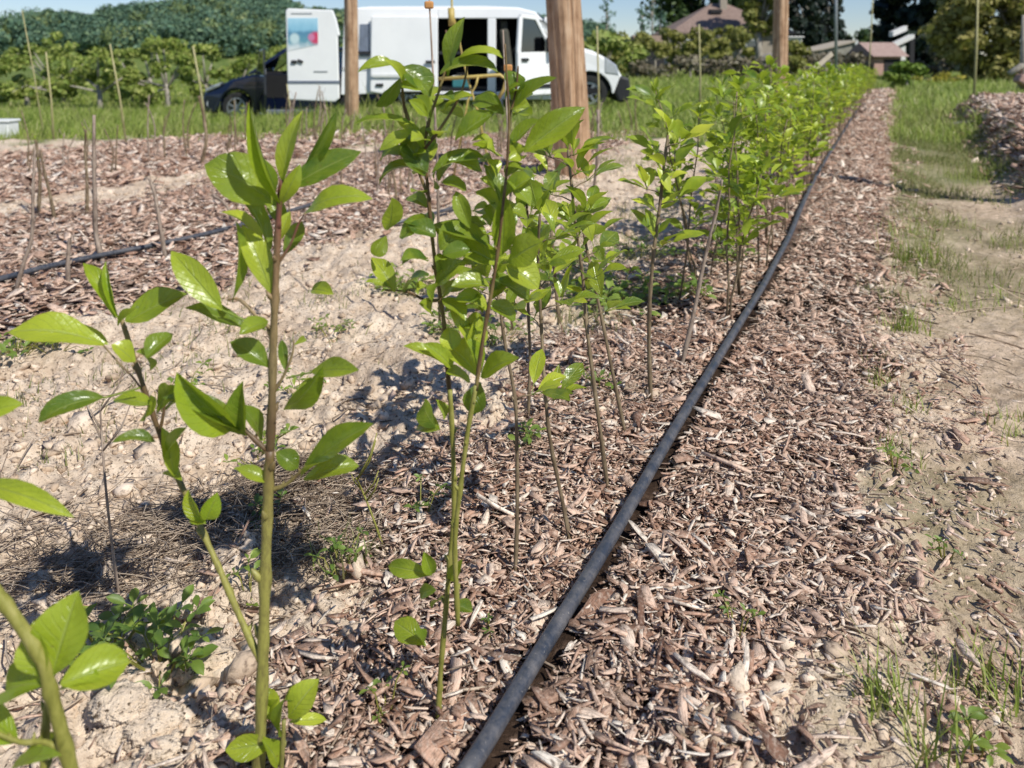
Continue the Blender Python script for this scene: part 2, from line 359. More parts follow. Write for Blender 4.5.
class MB:
    def __init__(s): s.v = []; s.f = []
    def add(s, vs, fs):
        n = len(s.v); s.v += [tuple(v) for v in vs]; s.f += [tuple(i + n for i in f) for f in fs]; return s
    def box(s, c, d, rot=None):
        hx, hy, hz_ = d[0] / 2, d[1] / 2, d[2] / 2
        vs = [Vector((x, y, z)) for x in (-hx, hx) for y in (-hy, hy) for z in (-hz_, hz_)]
        if rot is not None: vs = [rot @ v for v in vs]
        vs = [v + Vector(c) for v in vs]
        return s.add(vs, [(0, 1, 3, 2), (4, 6, 7, 5), (0, 4, 5, 1), (2, 3, 7, 6), (0, 2, 6, 4), (1, 5, 7, 3)])
    def prism(s, poly, y0, y1):
        """polygon in xz extruded along y"""
        n = len(poly)
        vs = [(x, y0, z) for x, z in poly] + [(x, y1, z) for x, z in poly]
        fs = [tuple(range(n)), tuple(range(2 * n - 1, n - 1, -1))] + [(i, (i + 1) % n, n + (i + 1) % n, n + i) for i in range(n)]
        return s.add(vs, fs)
    def tube(s, pts, rad, n=8, cap=True):
        pts = [Vector(p) for p in pts]; N = len(pts)
        if not hasattr(rad, '__len__'): rad = [rad] * N
        vs = []; ref = Vector((.3, .9, .25)).normalized()
        for i, p in enumerate(pts):
            t = (pts[min(i + 1, N - 1)] - pts[max(i - 1, 0)]).normalized()
            a = t.cross(ref); a = a if a.length > .05 else t.cross(Vector((1, 0, 0))); a.normalize(); b = t.cross(a)
            for k in range(n):
                an = 2 * math.pi * k / n; vs.append(p + (a * math.cos(an) + b * math.sin(an)) * rad[i])
        fs = [(i * n + k, i * n + (k + 1) % n, (i + 1) * n + (k + 1) % n, (i + 1) * n + k) for i in range(N - 1) for k in range(n)]
        if cap: fs += [tuple(range(n - 1, -1, -1)), tuple((N - 1) * n + k for k in range(n))]
        return s.add(vs, fs)
    def disc_y(s, c, r, y0, y1, n=24, ri=0):
        cx, cz = c
        if ri <= 0:
            return s.prism([(cx + r * math.cos(2 * math.pi * k / n), cz + r * math.sin(2 * math.pi * k / n)) for k in range(n)], y0, y1)
        vs = []
        for (rr, yy) in ((r, y0), (r, y1), (ri, y1), (ri, y0)):
            vs += [(cx + rr * math.cos(2 * math.pi * k / n), yy, cz + rr * math.sin(2 * math.pi * k / n)) for k in range(n)]
        fs = []
        for q in range(4):
            a, b = q * n, ((q + 1) % 4) * n
            fs += [(a + k, a + (k + 1) % n, b + (k + 1) % n, b + k) for k in range(n)]
        return s.add(vs, fs)
    def map(s, fn): s.v = [tuple(fn(Vector(v))) for v in s.v]; return s
    def build(s, name, mat, parent=None, smooth=False, bevel=0):
        me = bpy.data.meshes.new(name); me.from_pydata(s.v, [], s.f); me.update()
        import bmesh
        bm = bmesh.new(); bm.from_mesh(me); bmesh.ops.recalc_face_normals(bm, faces=bm.faces); bm.to_mesh(me); bm.free()
        o = link(name, me, mat, parent, smooth)
        if bevel:
            b = o.modifiers.new('bevel', 'BEVEL'); b.width = bevel; b.segments = 2; b.limit_method = 'ANGLE'; b.angle_limit = R(40)
        return o
def copy_tree(o, parent=None):
    c = o.copy(); COL.objects.link(c)
    if parent: c.parent = parent
    for ch in o.children: copy_tree(ch, c)
    return c

# ------------------------------------------------------------------ ground sheet
def build_ground():
    d1 = [.25]
    while d1[-1] < 11: d1.append(d1[-1] * 1.0058)
    while d1[-1] < 1800: d1.append(d1[-1] * 1.035)
    ys = np.array(d1) - .0
    un = np.linspace(-1, 1, 1000); u = np.sign(un) * (np.abs(un) * .75 + .55 * np.abs(un)**3)
    X = u[None, :] * (ys[:, None] + .9); Y = np.repeat(ys[:, None], len(u), 1)
    x, y = X.ravel(), Y.ravel()
    z = height(x, y); m, g, p, m4 = zones(x, y)
    nr, nc = X.shape
    i = np.arange(nr - 1)[:, None] * nc + np.arange(nc - 1)[None, :]
    Fq = np.stack([i, i + 1, i + nc + 1, i + nc], -1).reshape(-1, 4)
    me = np_mesh('ground', np.stack([x, y, z], 1), Fq, attrs={'mulch': m, 'grass': g, 'path': p})
    o = link('ground', me, 'soil', smooth=True); tag(o, kind='structure')
build_ground()

def in_view(x, y, m=.25):
    return (np.abs(x) < .66 * y + m) & (y > .72)

def rotmats(yaw, tx, ty):
    cy, sy, cx, sx, cz, sz = np.cos(yaw), np.sin(yaw), np.cos(tx), np.sin(tx), np.cos(ty), np.sin(ty)
    n = len(yaw); Z = np.zeros(n); O = np.ones(n)
    A = np.stack([cy, -sy, Z, sy, cy, Z, Z, Z, O], 1).reshape(n, 3, 3)
    B = np.stack([O, Z, Z, Z, cx, -sx, Z, sx, cx], 1).reshape(n, 3, 3)
    C = np.stack([cz, Z, sz, Z, O, Z, -sz, Z, cz], 1).reshape(n, 3, 3)
    return A @ B @ C

# ------------------------------------------------------------------ pipes
def pipe(pix, r, name, label, sink=0):
    g = [G(*p) for p in pix]
    g[0] = g[0] + (g[0] - g[1]).normalized() * .0
    pts = []
    for i in range(len(g) - 1):
        n = max(2, int((g[i + 1] - g[i]).length / .12))
        for k in range(n): pts.append(g[i].lerp(g[i + 1], k / n))
    pts.append(g[-1])
    pts = np.array([p[:] for p in pts])
    for _ in range(3):
        pts[1:-1, :2] = (pts[:-2, :2] + 2 * pts[1:-1, :2] + pts[2:, :2]) / 4
    z = height(pts[:, 0], pts[:, 1]); 
    for _ in range(5): z[1:-1] = (z[:-2] + 2 * z[1:-1] + z[2:]) / 4
    pts[:, 2] = z + r * .95 + .016
    o = MB().tube(pts, r, 18).build(name, 'pipe_black', smooth=True); tag(o, label, 'pipe', 'irrigation pipes along the rows')
    PIPES.append((pts, r)); return pts
def shift(pix, dy): return [(x, y + dy) for x, y in pix]
PIPES = []
PIPE = pipe([(452, 815), (486, 768), (520, 706), (590, 592), (640, 507), (690, 415), (737, 335), (762, 296), (790, 240), (808, 195), (824, 165), (840, 140), (852, 120), (862, 105)], .0118, 'irrigation_pipe', 'dusty black irrigation pipe running through the mulch from the foreground')
pipe([(-70, 305), (0, 284), (60, 270), (120, 257), (190, 243), (250, 227), (330, 203)], .012, 'irrigation_pipe', 'black pipe lying in the left mulch row behind bare whips', .008)
pipe([(395, 228), (430, 220), (460, 210)], .011, 'irrigation_pipe', 'short dark pipe length seen behind the middle saplings', .008)

# ------------------------------------------------------------------ bark mulch
def chips(x, y, size, hover, tiltmax, w0=.14, w1=.62):
    n = len(x); g = RNG
    L = np.minimum(size * np.exp(g.normal(0, .55, n)), size * 3.2); Wd = np.minimum(L * g.uniform(w0, w1, n), size * 1.0); T = np.maximum(L * g.uniform(.02, .07, n), .0009)
    t = np.array([-.5, -.12, .18, .5]); k = 4
    wv = np.stack([g.uniform(.45, 1.05, n), g.uniform(.85, 1.1, n), g.uniform(.85, 1.1, n), g.uniform(.25, 1.0, n)], 1)
    bend = g.normal(0, .045, n)[:, None] * L[:, None] * (t[None] ** 2 * 4 - .5)
    skew = g.normal(0, .10, (n, k)) * Wd[:, None]; cut = g.normal(0, .35, (n, 2)) * Wd[:, None]; cup = g.normal(0, .05, n) * Wd
    V = np.zeros((n, k, 4, 3))
    for j, (sy, sz) in enumerate(((-1, -1), (1, -1), (1, 1), (-1, 1))):
        V[:, :, j, 0] = t[None] * L[:, None]; V[:, 0, j, 0] += sy * cut[:, 0]; V[:, 3, j, 0] += sy * cut[:, 1]
        V[:, :, j, 1] = sy * .5 * wv * Wd[:, None] + skew
        V[:, :, j, 2] = sz * .5 * T[:, None] + bend + (sy * cup)[:, None] * np.array([1, .3, -.3, -1])[None]
    V = V.reshape(n, 16, 3)
    M = rotmats(g.uniform(0, 6.283, n), g.normal(0, tiltmax, n), g.normal(0, tiltmax * .8, n))
    V = np.einsum('nij,nkj->nki', M, V)
    z = height(x, y) + g.uniform(0, 1, n) ** 1.5 * hover
    V += np.stack([x, y, z], 1)[:, None, :]
    low = V[:, :, 2].min(1) - (z - .012); V[:, :, 2] -= np.minimum(low, 0)[:, None] * .6
    q = []
    for s in range(3):
        a, b = s * 4, s * 4 + 4
        q += [(a, a + 1, b + 1, b), (a + 1, a + 2, b + 2, b + 1), (a + 2, a + 3, b + 3, b + 2), (a + 3, a, b, b + 3)]
    q += [(0, 3, 2, 1), (12, 13, 14, 15)]
    Fq = (np.array(q)[None] + (np.arange(n) * 16)[:, None, None]).reshape(-1, 4)
    UV = np.zeros((n, k, 4, 2)); UV[..., 0] = np.array([0, 1, 1, 0])[None, None] * Wd[:, None, None] * 60 + g.uniform(0, 90, n)[:, None, None]; UV[..., 1] = t[None, :, None] * L[:, None, None] * 60 + g.uniform(0, 90, n)[:, None, None]
    return V.reshape(-1, 3), Fq, UV.reshape(-1, 2)
def scatter_band(c0, c1, y0, y1, dens, size, edge=.12):
    n = int((c1 - c0 + 2 * edge) * (y1 - y0) * dens)
    y = RNG.uniform(y0, y1, n); c = RNG.uniform(c0 - edge * 2.5, c1 + edge * 2.5, n); x = c + K * y
    m, g, p, m4 = zones(x, y)
    xc = np.interp(y, PIPE[:, 1], PIPE[:, 0]); clear = np.abs(x - xc) > np.where(y < 4, .018, .025) + size * .6
    for pts, r in PIPES[1:]: clear &= ~((x > pts[0, 0]) & (x < pts[-1, 0]) & (np.abs(y - np.interp(x, pts[:, 0], pts[:, 1])) < .05))
    keep = in_view(x, y, .6) & clear & (RNG.uniform(0, 1, n) < m ** .8 + np.where(x - K * y > -.5, .09, .03))
    return x[keep], y[keep]
def build_mulch():
    parts = []
    for (c0, c1, y0, y1, dens, size, hov, tilt, *wr) in (
        (-1.08, -.03, .72, 2.6, 30000, .0078, .015, .42), (-1.08, -.03, .72, 2.5, 13000, .0135, .022, .34), (-1.08, -.03, .72, 2.6, 11000, .021, .025, .28, .06, .18), (-1.08, -.05, .72, 2.4, 1500, .023, .027, .26, .2, .6), (-1.08, -.1, .72, 2.5, 90, .044, .028, .2, .08, .22), (-.05, .16, .9, 2.6, 5000, .010, .005, .3), (-.02, .45, .9, 6, 350, .011, .005, .25),
        (-1.08, -.04, 2.3, 5, 9000, .022, .022, .32, .1, .4), (-1.08, -.04, 5, 11, 4200, .030, .025, .34, .1, .45), (-1.08, -.04, 11, 23, 1100, .05, .03, .32),
        (-5.1, -2.9, 2.4, 10, 3600, .030, .025, .33), (-8.4, -5.7, 5, 10.2, 1300, .045, .03, .35), (1.02, 2.5, 5, 13, 2400, .045, .04, .38)):
        x, y = scatter_band(c0, c1, y0, y1, dens, size); parts.append(chips(x, y, size, hov, tilt, *wr))
    sl = np.array([G(px, py)[:2] for px, py in ((462, 668), (478, 650), (500, 672), (452, 700), (520, 640), (560, 700), (370, 690), (340, 740), (450, 740), (505, 520), (590, 620), (640, 700), (470, 520), (410, 690), (700, 420), (660, 470), (540, 560))]); g0 = len(sl)
    parts.append(chips(sl[:, 0], sl[:, 1], .040, .03, .42, .16, .40))
    V = []; Fs = []; U = []; o = 0
    for v, f, u in parts: V.append(v); Fs.append(f + o); U.append(u); o += len(v)
    me = np_mesh('bark_mulch', np.concatenate(V), np.concatenate(Fs), uv=np.concatenate(U))
    tag(link('bark_mulch', me, 'bark'), 'shredded brown bark mulch covering the planting rows', 'bark mulch', kind='stuff')
build_mulch()

# ------------------------------------------------------------------ soil clods
import bmesh
def ico(sub):
    bm = bmesh.new(); bmesh.ops.create_icosphere(bm, subdivisions=sub, radius=1); bm.verts.ensure_lookup_table()
    v = np.array([v.co[:] for v in bm.verts]); f = np.array([[q.index for q in p.verts] for p in bm.faces]); bm.free(); return v, f
def clods():
    tv, tf = ico(1)
    n = 80000; y = .75 + 7.5 * RNG.uniform(0, 1, n) ** 1.5; x = RNG.uniform(-1, 1, n) * (.66 * y + .5)
    m, g, p, m4 = zones(x, y)
    w = np.clip(1 - m * 1.02 - g, 0, 1) * np.where(p > .4, .16, 1.0)
    cl = sstep(-.15, .5, fbm(x * 1.8, y * 1.8, 2))
    keep = RNG.uniform(0, 1, n) < w * (.25 + .75 * cl)
    x, y = x[keep], y[keep]; n = len(x)
    s = .0035 * np.exp(RNG.normal(0, .62, n)) * (1 + y * .12); s = np.minimum(s, .013); big = (RNG.uniform(0, 1, n) < .035) & (p[keep] < .3); s = np.where(big, RNG.uniform(.010, .026, n), s)
    D = tv[None] * (1 + .34 * RNG.normal(0, 1, (n, len(tv), 1)))
    D = D * s[:, None, None] * np.stack([RNG.uniform(.7, 1.5, n), RNG.uniform(.7, 1.5, n), RNG.uniform(.45, .9, n)], 1)[:, None]
    M = rotmats(RNG.uniform(0, 6.28, n), RNG.normal(0, .3, n), RNG.normal(0, .3, n)); D = np.einsum('nij,nkj->nki', M, D)
    D += np.stack([x, y, height(x, y) + s * .15], 1)[:, None]
    Fq = (tf[None] + (np.arange(n) * len(tv))[:, None, None]).reshape(-1, 3)
    tag(link('soil_crumbs', np_mesh('soil_crumbs', D.reshape(-1, 3), Fq), 'clod'), 'pale dry clay crumbs strewn over the bare soil between rows', 'soil crumbs', kind='stuff')
clods()
def clod_thing(px, py, wpx, label):
    tv, tf = ico(5); p = G(px, py); s = wpx / 2 / F * p.y
    q = tv + np.array([3.1, 1.7, .4]) * (px % 7)
    d = 1 + .18 * perlin(q[:, 0] * 1.6 + q[:, 2] * 2, q[:, 1] * 1.6 - q[:, 2]) + .22 * np.abs(perlin(q[:, 0] * 4.5 - q[:, 2] * 3, q[:, 1] * 4.5 + q[:, 2] * 2)) + .16 * np.abs(perlin(q[:, 0] * 11 + q[:, 2] * 8, q[:, 1] * 11)) + .08 * perlin(q[:, 0] * 30 + q[:, 2] * 22, q[:, 1] * 30)
    v = tv * d[:, None] * s * np.array([1.15, .95, .5])
    o = link('clay_clod', np_mesh('clay_clod', v, tf), 'soil', smooth=True); o.location = p + Vector((0, 0, s * .22)); tag(o, label, 'clod', 'big clay lumps near the camera')
for a in ((120, 708, 46, 'pale clay lump right of the blurred foreground shoot'), (152, 730, 54, 'largest flat clay lump at the lower left'), (185, 716, 30, 'small clay lump between the lower left lumps and thick stem'), (112, 742, 34, 'clay lump touching the yellow stem foot'), (160, 754, 30, 'broken clay lump at the bottom edge left of the thick stem'), (205, 668, 50, 'pale clay lump just left of the thick green stem'),
          (255, 598, 30, 'rounded clay lump behind the thick green stem'), (330, 612, 26, 'small upright clay stone where the mulch begins'), (205, 745, 26, 'little clay lump near the bottom just left of the thick stem'),
          (190, 608, 36, 'crumbly clay lump behind the leafy weed clump')): clod_thing(*a)

# ------------------------------------------------------------------ straw and twigs
def strands(n, cx, cy, sx, sy, L, r, lift, flat=True):
    V = []; Fs = []; o = 0
    for i in range(n):
        x = random.gauss(cx, sx); y = random.gauss(cy, sy); a = random.gauss(.25, .9); l = L * random.uniform(.4, 1.4); k = random.gauss(0, 2.5)
        z0 = random.uniform(0, lift) * math.exp(-((x - cx) / sx)**2 * .4 - ((y - cy) / sy)**2 * .4); tl = random.gauss(0, .2)
        m = 6; pts = []
        for j in range(m):
            t = j / (m - 1) - .5; aa = a + k * t * l * 3
            pts.append((x + math.cos(aa) * t * l, y + math.sin(aa) * t * l, t * l * tl))
        pts = np.array(pts); zz = height(pts[:, 0], pts[:, 1]).mean() + z0 + .006
        pts[:, 2] += zz
        rr = r * random.uniform(.6, 1.3)
        vs = []
        for p in pts:
            for q in range(3):
                an = q * 2.094; vs.append(p + np.array([-math.sin(a) * math.cos(an), math.cos(a) * math.cos(an), math.sin(an)]) * rr)
        V += vs; Fs += [(o + j * 3 + q, o + j * 3 + (q + 1) % 3, o + j * 3 + 3 + (q + 1) % 3, o + j * 3 + 3 + q) for j in range(m - 1) for q in range(3)]; o += len(vs)
    return V, Fs, o
def straw():
    V = []; Fs = []; o = 0
    for (px, py, n, sx, sy, lift) in ((225, 535, 560, .14, .09, .035), (290, 500, 380, .08, .06, .05), (110, 560, 240, .16, .06, .02), (330, 545, 160, .08, .06, .02), (30, 590, 110, .1, .05, .015), (400, 500, 110, .12, .1, .015)):
        p = G(px, py); v, f, k = strands(n, p.x, p.y, sx, sy, .12, .0011, lift)
        V += v; Fs += [tuple(i + o for i in q) for q in f]; o += k
    tag(link('dead_grass', np_mesh('dead_grass', V, Fs), 'straw'), 'grey dry matted grass lying on the bare clay', 'dead grass', kind='stuff')
    V = []; Fs = []; o = 0
    for i in range(760):
        y = .8 + 5 * random.random()**1.6; c = random.uniform(-2.4, .7); x = c + K * y
        v, f, k = strands(1, x, y, .001, .001, random.choice((.05, .08, .12, .18)), random.choice((.0012, .0018, .003)), .012)
        V += v; Fs += [tuple(q + o for q in t) for t in f]; o += k
    tag(link('twig_litter', np_mesh('twig_litter', V, Fs), 'straw'), 'thin dry twigs scattered over the mulch and path', 'twigs', kind='stuff')
straw()

# ------------------------------------------------------------------ leaves
def leaf_geo(base, axis, normal, L, Wd, curl=.4, fold=.25, nseg=7, wave=.055, shape=.85):
    """grid of leaf verts; curl bends towards -normal"""
    t = np.linspace(0, 1, nseg + 1)
    ax = np.array(axis, float); ax /= np.linalg.norm(ax)
    nm = np.array(normal, float); nm -= ax * nm.dot(ax); nm /= max(np.linalg.norm(nm), 1e-6)
    sd = np.cross(ax, nm)
    ang = curl * (t ** 1.3)
    ds = L / nseg
    px = np.concatenate([[0], np.cumsum(np.cos((ang[1:] + ang[:-1]) / 2) * ds)]); pz = -np.concatenate([[0], np.cumsum(np.sin((ang[1:] + ang[:-1]) / 2) * ds)])
    shape = shape * random.uniform(1.08, 1.5); prof = np.sin(np.pi * np.clip(t, 0, 1) ** shape) ** .8 * (1 - .25 * t ** 6); prof[0] = .06; prof[-1] = .02
    cols = np.array([-1, -.5, 0, .5, 1.0])
    ph = random.uniform(0, 6.28); ph2 = random.uniform(0, 6.28); f2 = fold + random.uniform(-.06, .06)
    V = []; UV = []
    for i in range(nseg + 1):
        lx = np.array(base) + ax * px[i] + nm * pz[i]
        ln = nm * math.cos(ang[i]) + ax * math.sin(ang[i])
        for c in cols:
            w = Wd * .5 * prof[i] * c
            up = abs(w) * f2 + wave * Wd * math.sin(t[i] * 9 + (ph if c > 0 else ph2)) * c * c * (1 if i < nseg else 0)
            V.append(lx + sd * w * math.cos(f2 * .7) + ln * up); UV.append((.5 + c * .5, t[i]))
    Fq = [(i * 5 + k, i * 5 + k + 1, i * 5 + k + 6, i * 5 + k + 5) for i in range(nseg) for k in range(4)]
    return V, Fq, UV
class Leaves:
    def __init__(s): s.v = []; s.f = []; s.u = []
    def leaf(s, *a, **k):
        v, f, u = leaf_geo(*a, **k); o = len(s.v); s.v += v; s.f += [tuple(i + o for i in q) for q in f]; s.u += u
    def stalk(s, a, b, r=.0011):
        a = np.array(a); b = np.array(b); d = b - a; l = np.linalg.norm(d)
        if l < 1e-4: return
        d /= l; x = np.cross(d, [.3, .5, .8]); x /= np.linalg.norm(x); y = np.cross(d, x); o = len(s.v)
        for p in (a, b):
            for q in range(3): s.v.append(p + (x * math.cos(q * 2.094) + y * math.sin(q * 2.094)) * r); s.u.append((.5, .5))
        s.f += [(o + q, o + (q + 1) % 3, o + 3 + (q + 1) % 3, o + 3 + q) for q in range(3)]
    def build(s, name, mat, parent):
        me = np_mesh(name, s.v, s.f, uv=s.u); return link(name, me, mat, parent, smooth=True)

def px_leaf(lv, d, b, t, wpx, face=.5, dd=0.0, dt=None, curl=.35, fold=.25, stem=None, roll=0.0):
    """leaf given by its base and tip in the photograph, standing at depth d"""
    B = P(b[0], b[1], d + dd); dtip = (random.uniform(-.035, .035) if dt is None else dt)
    T = P(t[0], t[1], d + dd + dtip); ax = T - B; L = ax.length
    cam = Vector((0, -1, .25)); up = Vector((.35, -.2, 1))
    face = face * .8; nm = cam * face + up * (1 - face) + Vector((random.uniform(-.55, .55), 0, random.uniform(-.25, .25)))
    axn = ax.normalized()
    if roll: nm = Matrix.Rotation(roll, 3, axn) @ nm
    wd = wpx * 1.08 / F * d; curl = curl * random.uniform(1.1, 2.4); fold = fold * random.uniform(1.0, 2.7); roll += random.gauss(0, .42)
    # aim the chord at the tip: start rotated against the curl
    nn = (nm - axn * nm.dot(axn)).normalized(); rot = Matrix.Rotation(-curl * .42, 3, axn.cross(nn) * -1)
    lv.leaf(B, rot @ axn, rot @ nn, L * (1 + .06 * curl), wd, curl, fold, nseg=8)
    if stem: 
        S = P(stem[0], stem[1], d); lv.stalk(S, B, .0014)
def px_stem(mb, pts, d, wpx, off=None, n=8, nodes=True):
    """tube through photo points at depth d, smoothed; wpx: start and end width"""
    q = [P(x, y, d + (off[i] if off else 0)) for i, (x, y) in enumerate(pts)]
    out = []
    for i in range(len(q) - 1):
        p0, p1, p2, p3 = q[max(i - 1, 0)], q[i], q[i + 1], q[min(i + 2, len(q) - 1)]
        for k in range(4):
            t = k / 4; out.append(.5 * ((2 * p1) + (p2 - p0) * t + (2 * p0 - 5 * p1 + 4 * p2 - p3) * t * t + (3 * p1 - p0 - 3 * p2 + p3) * t**3))
    out.append(q[-1]); N = len(out)
    rad = []
    for i in range(N):
        f = i / (N - 1); r = .86 * (wpx[0] * (1 - f) + wpx[1] * f) / 2 / F * d
        rad.append(r * (1 + .10 * math.sin(i * 2.1) * (i % 3 == 0) + .22 * (i % 5 == 2)))
    if nodes and wpx[0] > 4.5:
        for i in range(3, N - 2, 3):
            rad[i] *= 1.16; a = i * 2.4; dv = Vector((math.cos(a), math.sin(a), .9)).normalized(); r0 = rad[i]
            mb.tube([out[i], out[i] + dv * r0 * 1.5, out[i] + dv * r0 * 2.4 + Vector((0, 0, r0 * .6))], [r0 * .75, r0 * .6, r0 * .15], 6)
    mb.tube(out, rad, n); return out
def rosette(lv, p, out, n, L, spread=1.0, up=.5, droop=.5, nseg=5, wr=.52):
    """leaf cluster on a short spur"""
    out = Vector(out); a0 = random.uniform(0, 6.28)
    for i in range(n):
        a = a0 + i * 2.4 + random.uniform(-.4, .4)
        d = Vector((math.cos(a), math.sin(a), 0)) * spread + out * .7 + Vector((0, 0, up + random.uniform(-.3, .5)))
        d.normalize(); l = L * random.uniform(.55, 1.15)
        st = Vector(p) + d * l * random.uniform(.15, .4); lv.stalk(p, st, .0009)
        nm = Vector((0, 0, 1)) - d * d.z + Vector((random.uniform(-.5, .5), random.uniform(-.6, .2), random.uniform(-.2, .2)))
        lv.leaf(st, d, nm, l, l * wr * random.uniform(.8, 1.15), droop * random.uniform(.2, 1.6), random.uniform(.1, .45), nseg=nseg)

def sapling_root(base, label, group=None):
    o = empty('sapling', base); tag(o, label, 'sapling', group); return o
def attach(o, root):
    o.parent = root; o.matrix_parent_inverse = Matrix.Translation(-Vector(root.location)); return o

# --- foreground sapling with two stems
def sapling_a():
    base = G(258, 790); d = base.y; root = sapling_root(base, 'tall foreground sapling with thick olive stem and forked second shoot')
    b = MB(); px_stem(b, [(256, 800), (260, 740), (263, 660), (265, 580), (268, 500), (270, 450)], d, (14, 11), n=12)
    attach(b.build('stem', 'stem_graded', smooth=True), root)
    b = MB(); px_stem(b, [(270, 455), (272, 400), (273, 350), (275, 300), (277, 250), (279, 210), (282, 180)], d, (10, 6), n=10)
    px_stem(b, [(272, 395), (284, 375), (292, 355), (294, 340)], d, (4, 2)); px_stem(b, [(270, 490), (285, 485), (298, 474), (306, 466)], d, (5, 3)); px_stem(b, [(266, 450), (250, 435), (238, 422), (232, 415)], d, (6, 4))
    px_stem(b, [(275, 268), (290, 245), (298, 225), (304, 215)], d, (4, 2)); px_stem(b, [(272, 330), (258, 318), (240, 300), (228, 300)], d, (4, 3))
    attach(b.build('leader', 'stem_graded', smooth=True), root)
    b = MB(); px_stem(b, [(260, 660), (242, 622), (222, 575), (204, 535), (186, 495), (170, 462)], d, (8, 6), [0, .01, .02, .03, .035, .04], n=10)
    px_stem(b, [(284, 720), (282, 760), (280, 800)], d, (5, 6))
    attach(b.build('side_shoot', 'stem_graded', smooth=True), root)
    b = MB(); px_stem(b, [(172, 466), (160, 435), (148, 400), (138, 370), (130, 345), (121, 318)], d, (6, 5), [.04] * 6, n=8)
    px_stem(b, [(148, 400), (135, 380), (118, 362), (103, 345)], d, (2.4, 2), [.04] * 4); px_stem(b, [(160, 432), (164, 410), (166, 392)], d, (4, 3), [.04] * 3)
    attach(b.build('side_shoot_tip', 'stem_graded', smooth=True), root)
    lv = Leaves(); A = lambda bb, tt, w, **k: px_leaf(lv, d, bb, tt, w, **k)
    # dark and mid leaves
    A((276, 205), (206, 165), 50, face=.55, curl=.5, fold=.3, dd=.01, roll=-.35); A((283, 185), (302, 112), 20, face=.7, fold=.5); A((300, 178), (336, 112), 18, face=.6, fold=.5, dd=.02)
    A((291, 186), (360, 152), 30, face=.45, curl=.3); A((304, 214), (372, 198), 26, face=.6, curl=1.1, fold=.1)
    A((270, 250), (238, 190), 22, face=.3, dd=.03); A((262, 240), (222, 212), 20, face=.2, dd=.04); A((232, 302), (236, 222), 20, face=.2, curl=.2, roll=.9)
    A((272, 295), (243, 226), 26, face=.75, curl=.35); A((246, 330), (186, 308), 26, face=.15, curl=.3, dd=.02); A((268, 322), (240, 334), 20, face=.3)
    A((284, 255), (302, 222), 18, face=.4, dd=.03); A((280, 240), (290, 212), 16, face=.5); A((286, 225), (268, 195), 18, face=.4, dd=.03)
    A((270, 368), (231, 342), 24, face=.55, curl=.35); A((240, 432), (164, 398), 26, face=.25, curl=.45, fold=.3, dd=-.01); A((246, 436), (243, 382), 30, face=.45, fold=.35)
    A((262, 440), (240, 405), 20, face=.3, dd=.02); A((285, 410), (322, 368), 28, face=.6, curl=.4); A((292, 396), (322, 388), 22, face=.1)
    A((312, 372), (358, 370), 22, face=.55, curl=.3, stem=(286, 378)); A((306, 466), (372, 424), 28, face=.6, curl=.2); A((304, 480), (358, 466), 24, face=.6, curl=.3); A((300, 478), (330, 460), 16, face=.05)
    A((276, 452), (298, 468), 20, face=.6, curl=.5); A((270, 482), (236, 468), 14, face=.5); A((286, 372), (282, 340), 10, face=.6); A((294, 345), (305, 338), 7, face=.6)
    A((312, 290), (333, 294), 18, face=.7, curl=.6, dd=.06)
    A((280, 205), (300, 165), 16, face=.2); A((274, 200), (262, 158), 14, face=.3)
    A((288, 718), (318, 680), 28, face=.65); A((276, 722), (264, 688), 22, face=.6); A((276, 742), (226, 750), 24, face=.5, curl=.4); A((290, 722), (326, 720), 12, face=.5); A((282, 735), (284, 700), 18, face=.3); A((278, 765), (262, 740), 20, face=.4); A((285, 700), (302, 690), 14, face=.3)
    A((104, 344), (10, 332), 36, face=.45, curl=.5, fold=.2); A((108, 345), (62, 330), 22, face=.1, dd=.02)
    A((126, 322), (186, 294), 34, face=.75, curl=.3, dd=.02); A((118, 326), (138, 308), 14, face=.1)
    A((134, 362), (112, 345), 22, face=.2); A((146, 358), (172, 334), 24, face=.2); A((136, 352), (150, 370), 18, face=.2); A((104, 398), (38, 422), 24, face=.35, curl=.7, stem=(140, 388))
    A((152, 405), (114, 400), 22, face=.1); A((158, 412), (168, 385), 20, face=.2); A((150, 395), (140, 420), 18, face=.1); A((156, 442), (113, 442), 17, face=.35)
    A((166, 410), (188, 398), 14, face=.2)
    attach(lv.build('foliage', 'leaf', root), root)
    lv = Leaves()
    A((281, 205), (249, 104), 20, face=.65, curl=.25, fold=.55, dd=-.015); A((222, 310), (172, 252), 27, face=.7, curl=.3, stem=(266, 330)); A((236, 428), (178, 374), 42, face=.6, curl=.3, fold=.4)
    A((115, 318), (84, 264), 18, face=.6, fold=.5); A((119, 320), (106, 262), 12, face=.6, fold=.5)
    A((170, 458), (186, 428), 18, face=.6); A((174, 476), (162, 428), 18, face=.55); A((182, 480), (168, 470), 16, face=.4); A((204, 522), (189, 490), 20, face=.7); A((206, 520), (217, 493), 20, face=.7); A((206, 524), (190, 520), 14, face=.4)
    A((278, 700), (266, 715), 18, face=.5)
    attach(lv.build('fresh_foliage', 'leaf_fresh', root), root)
sapling_a()

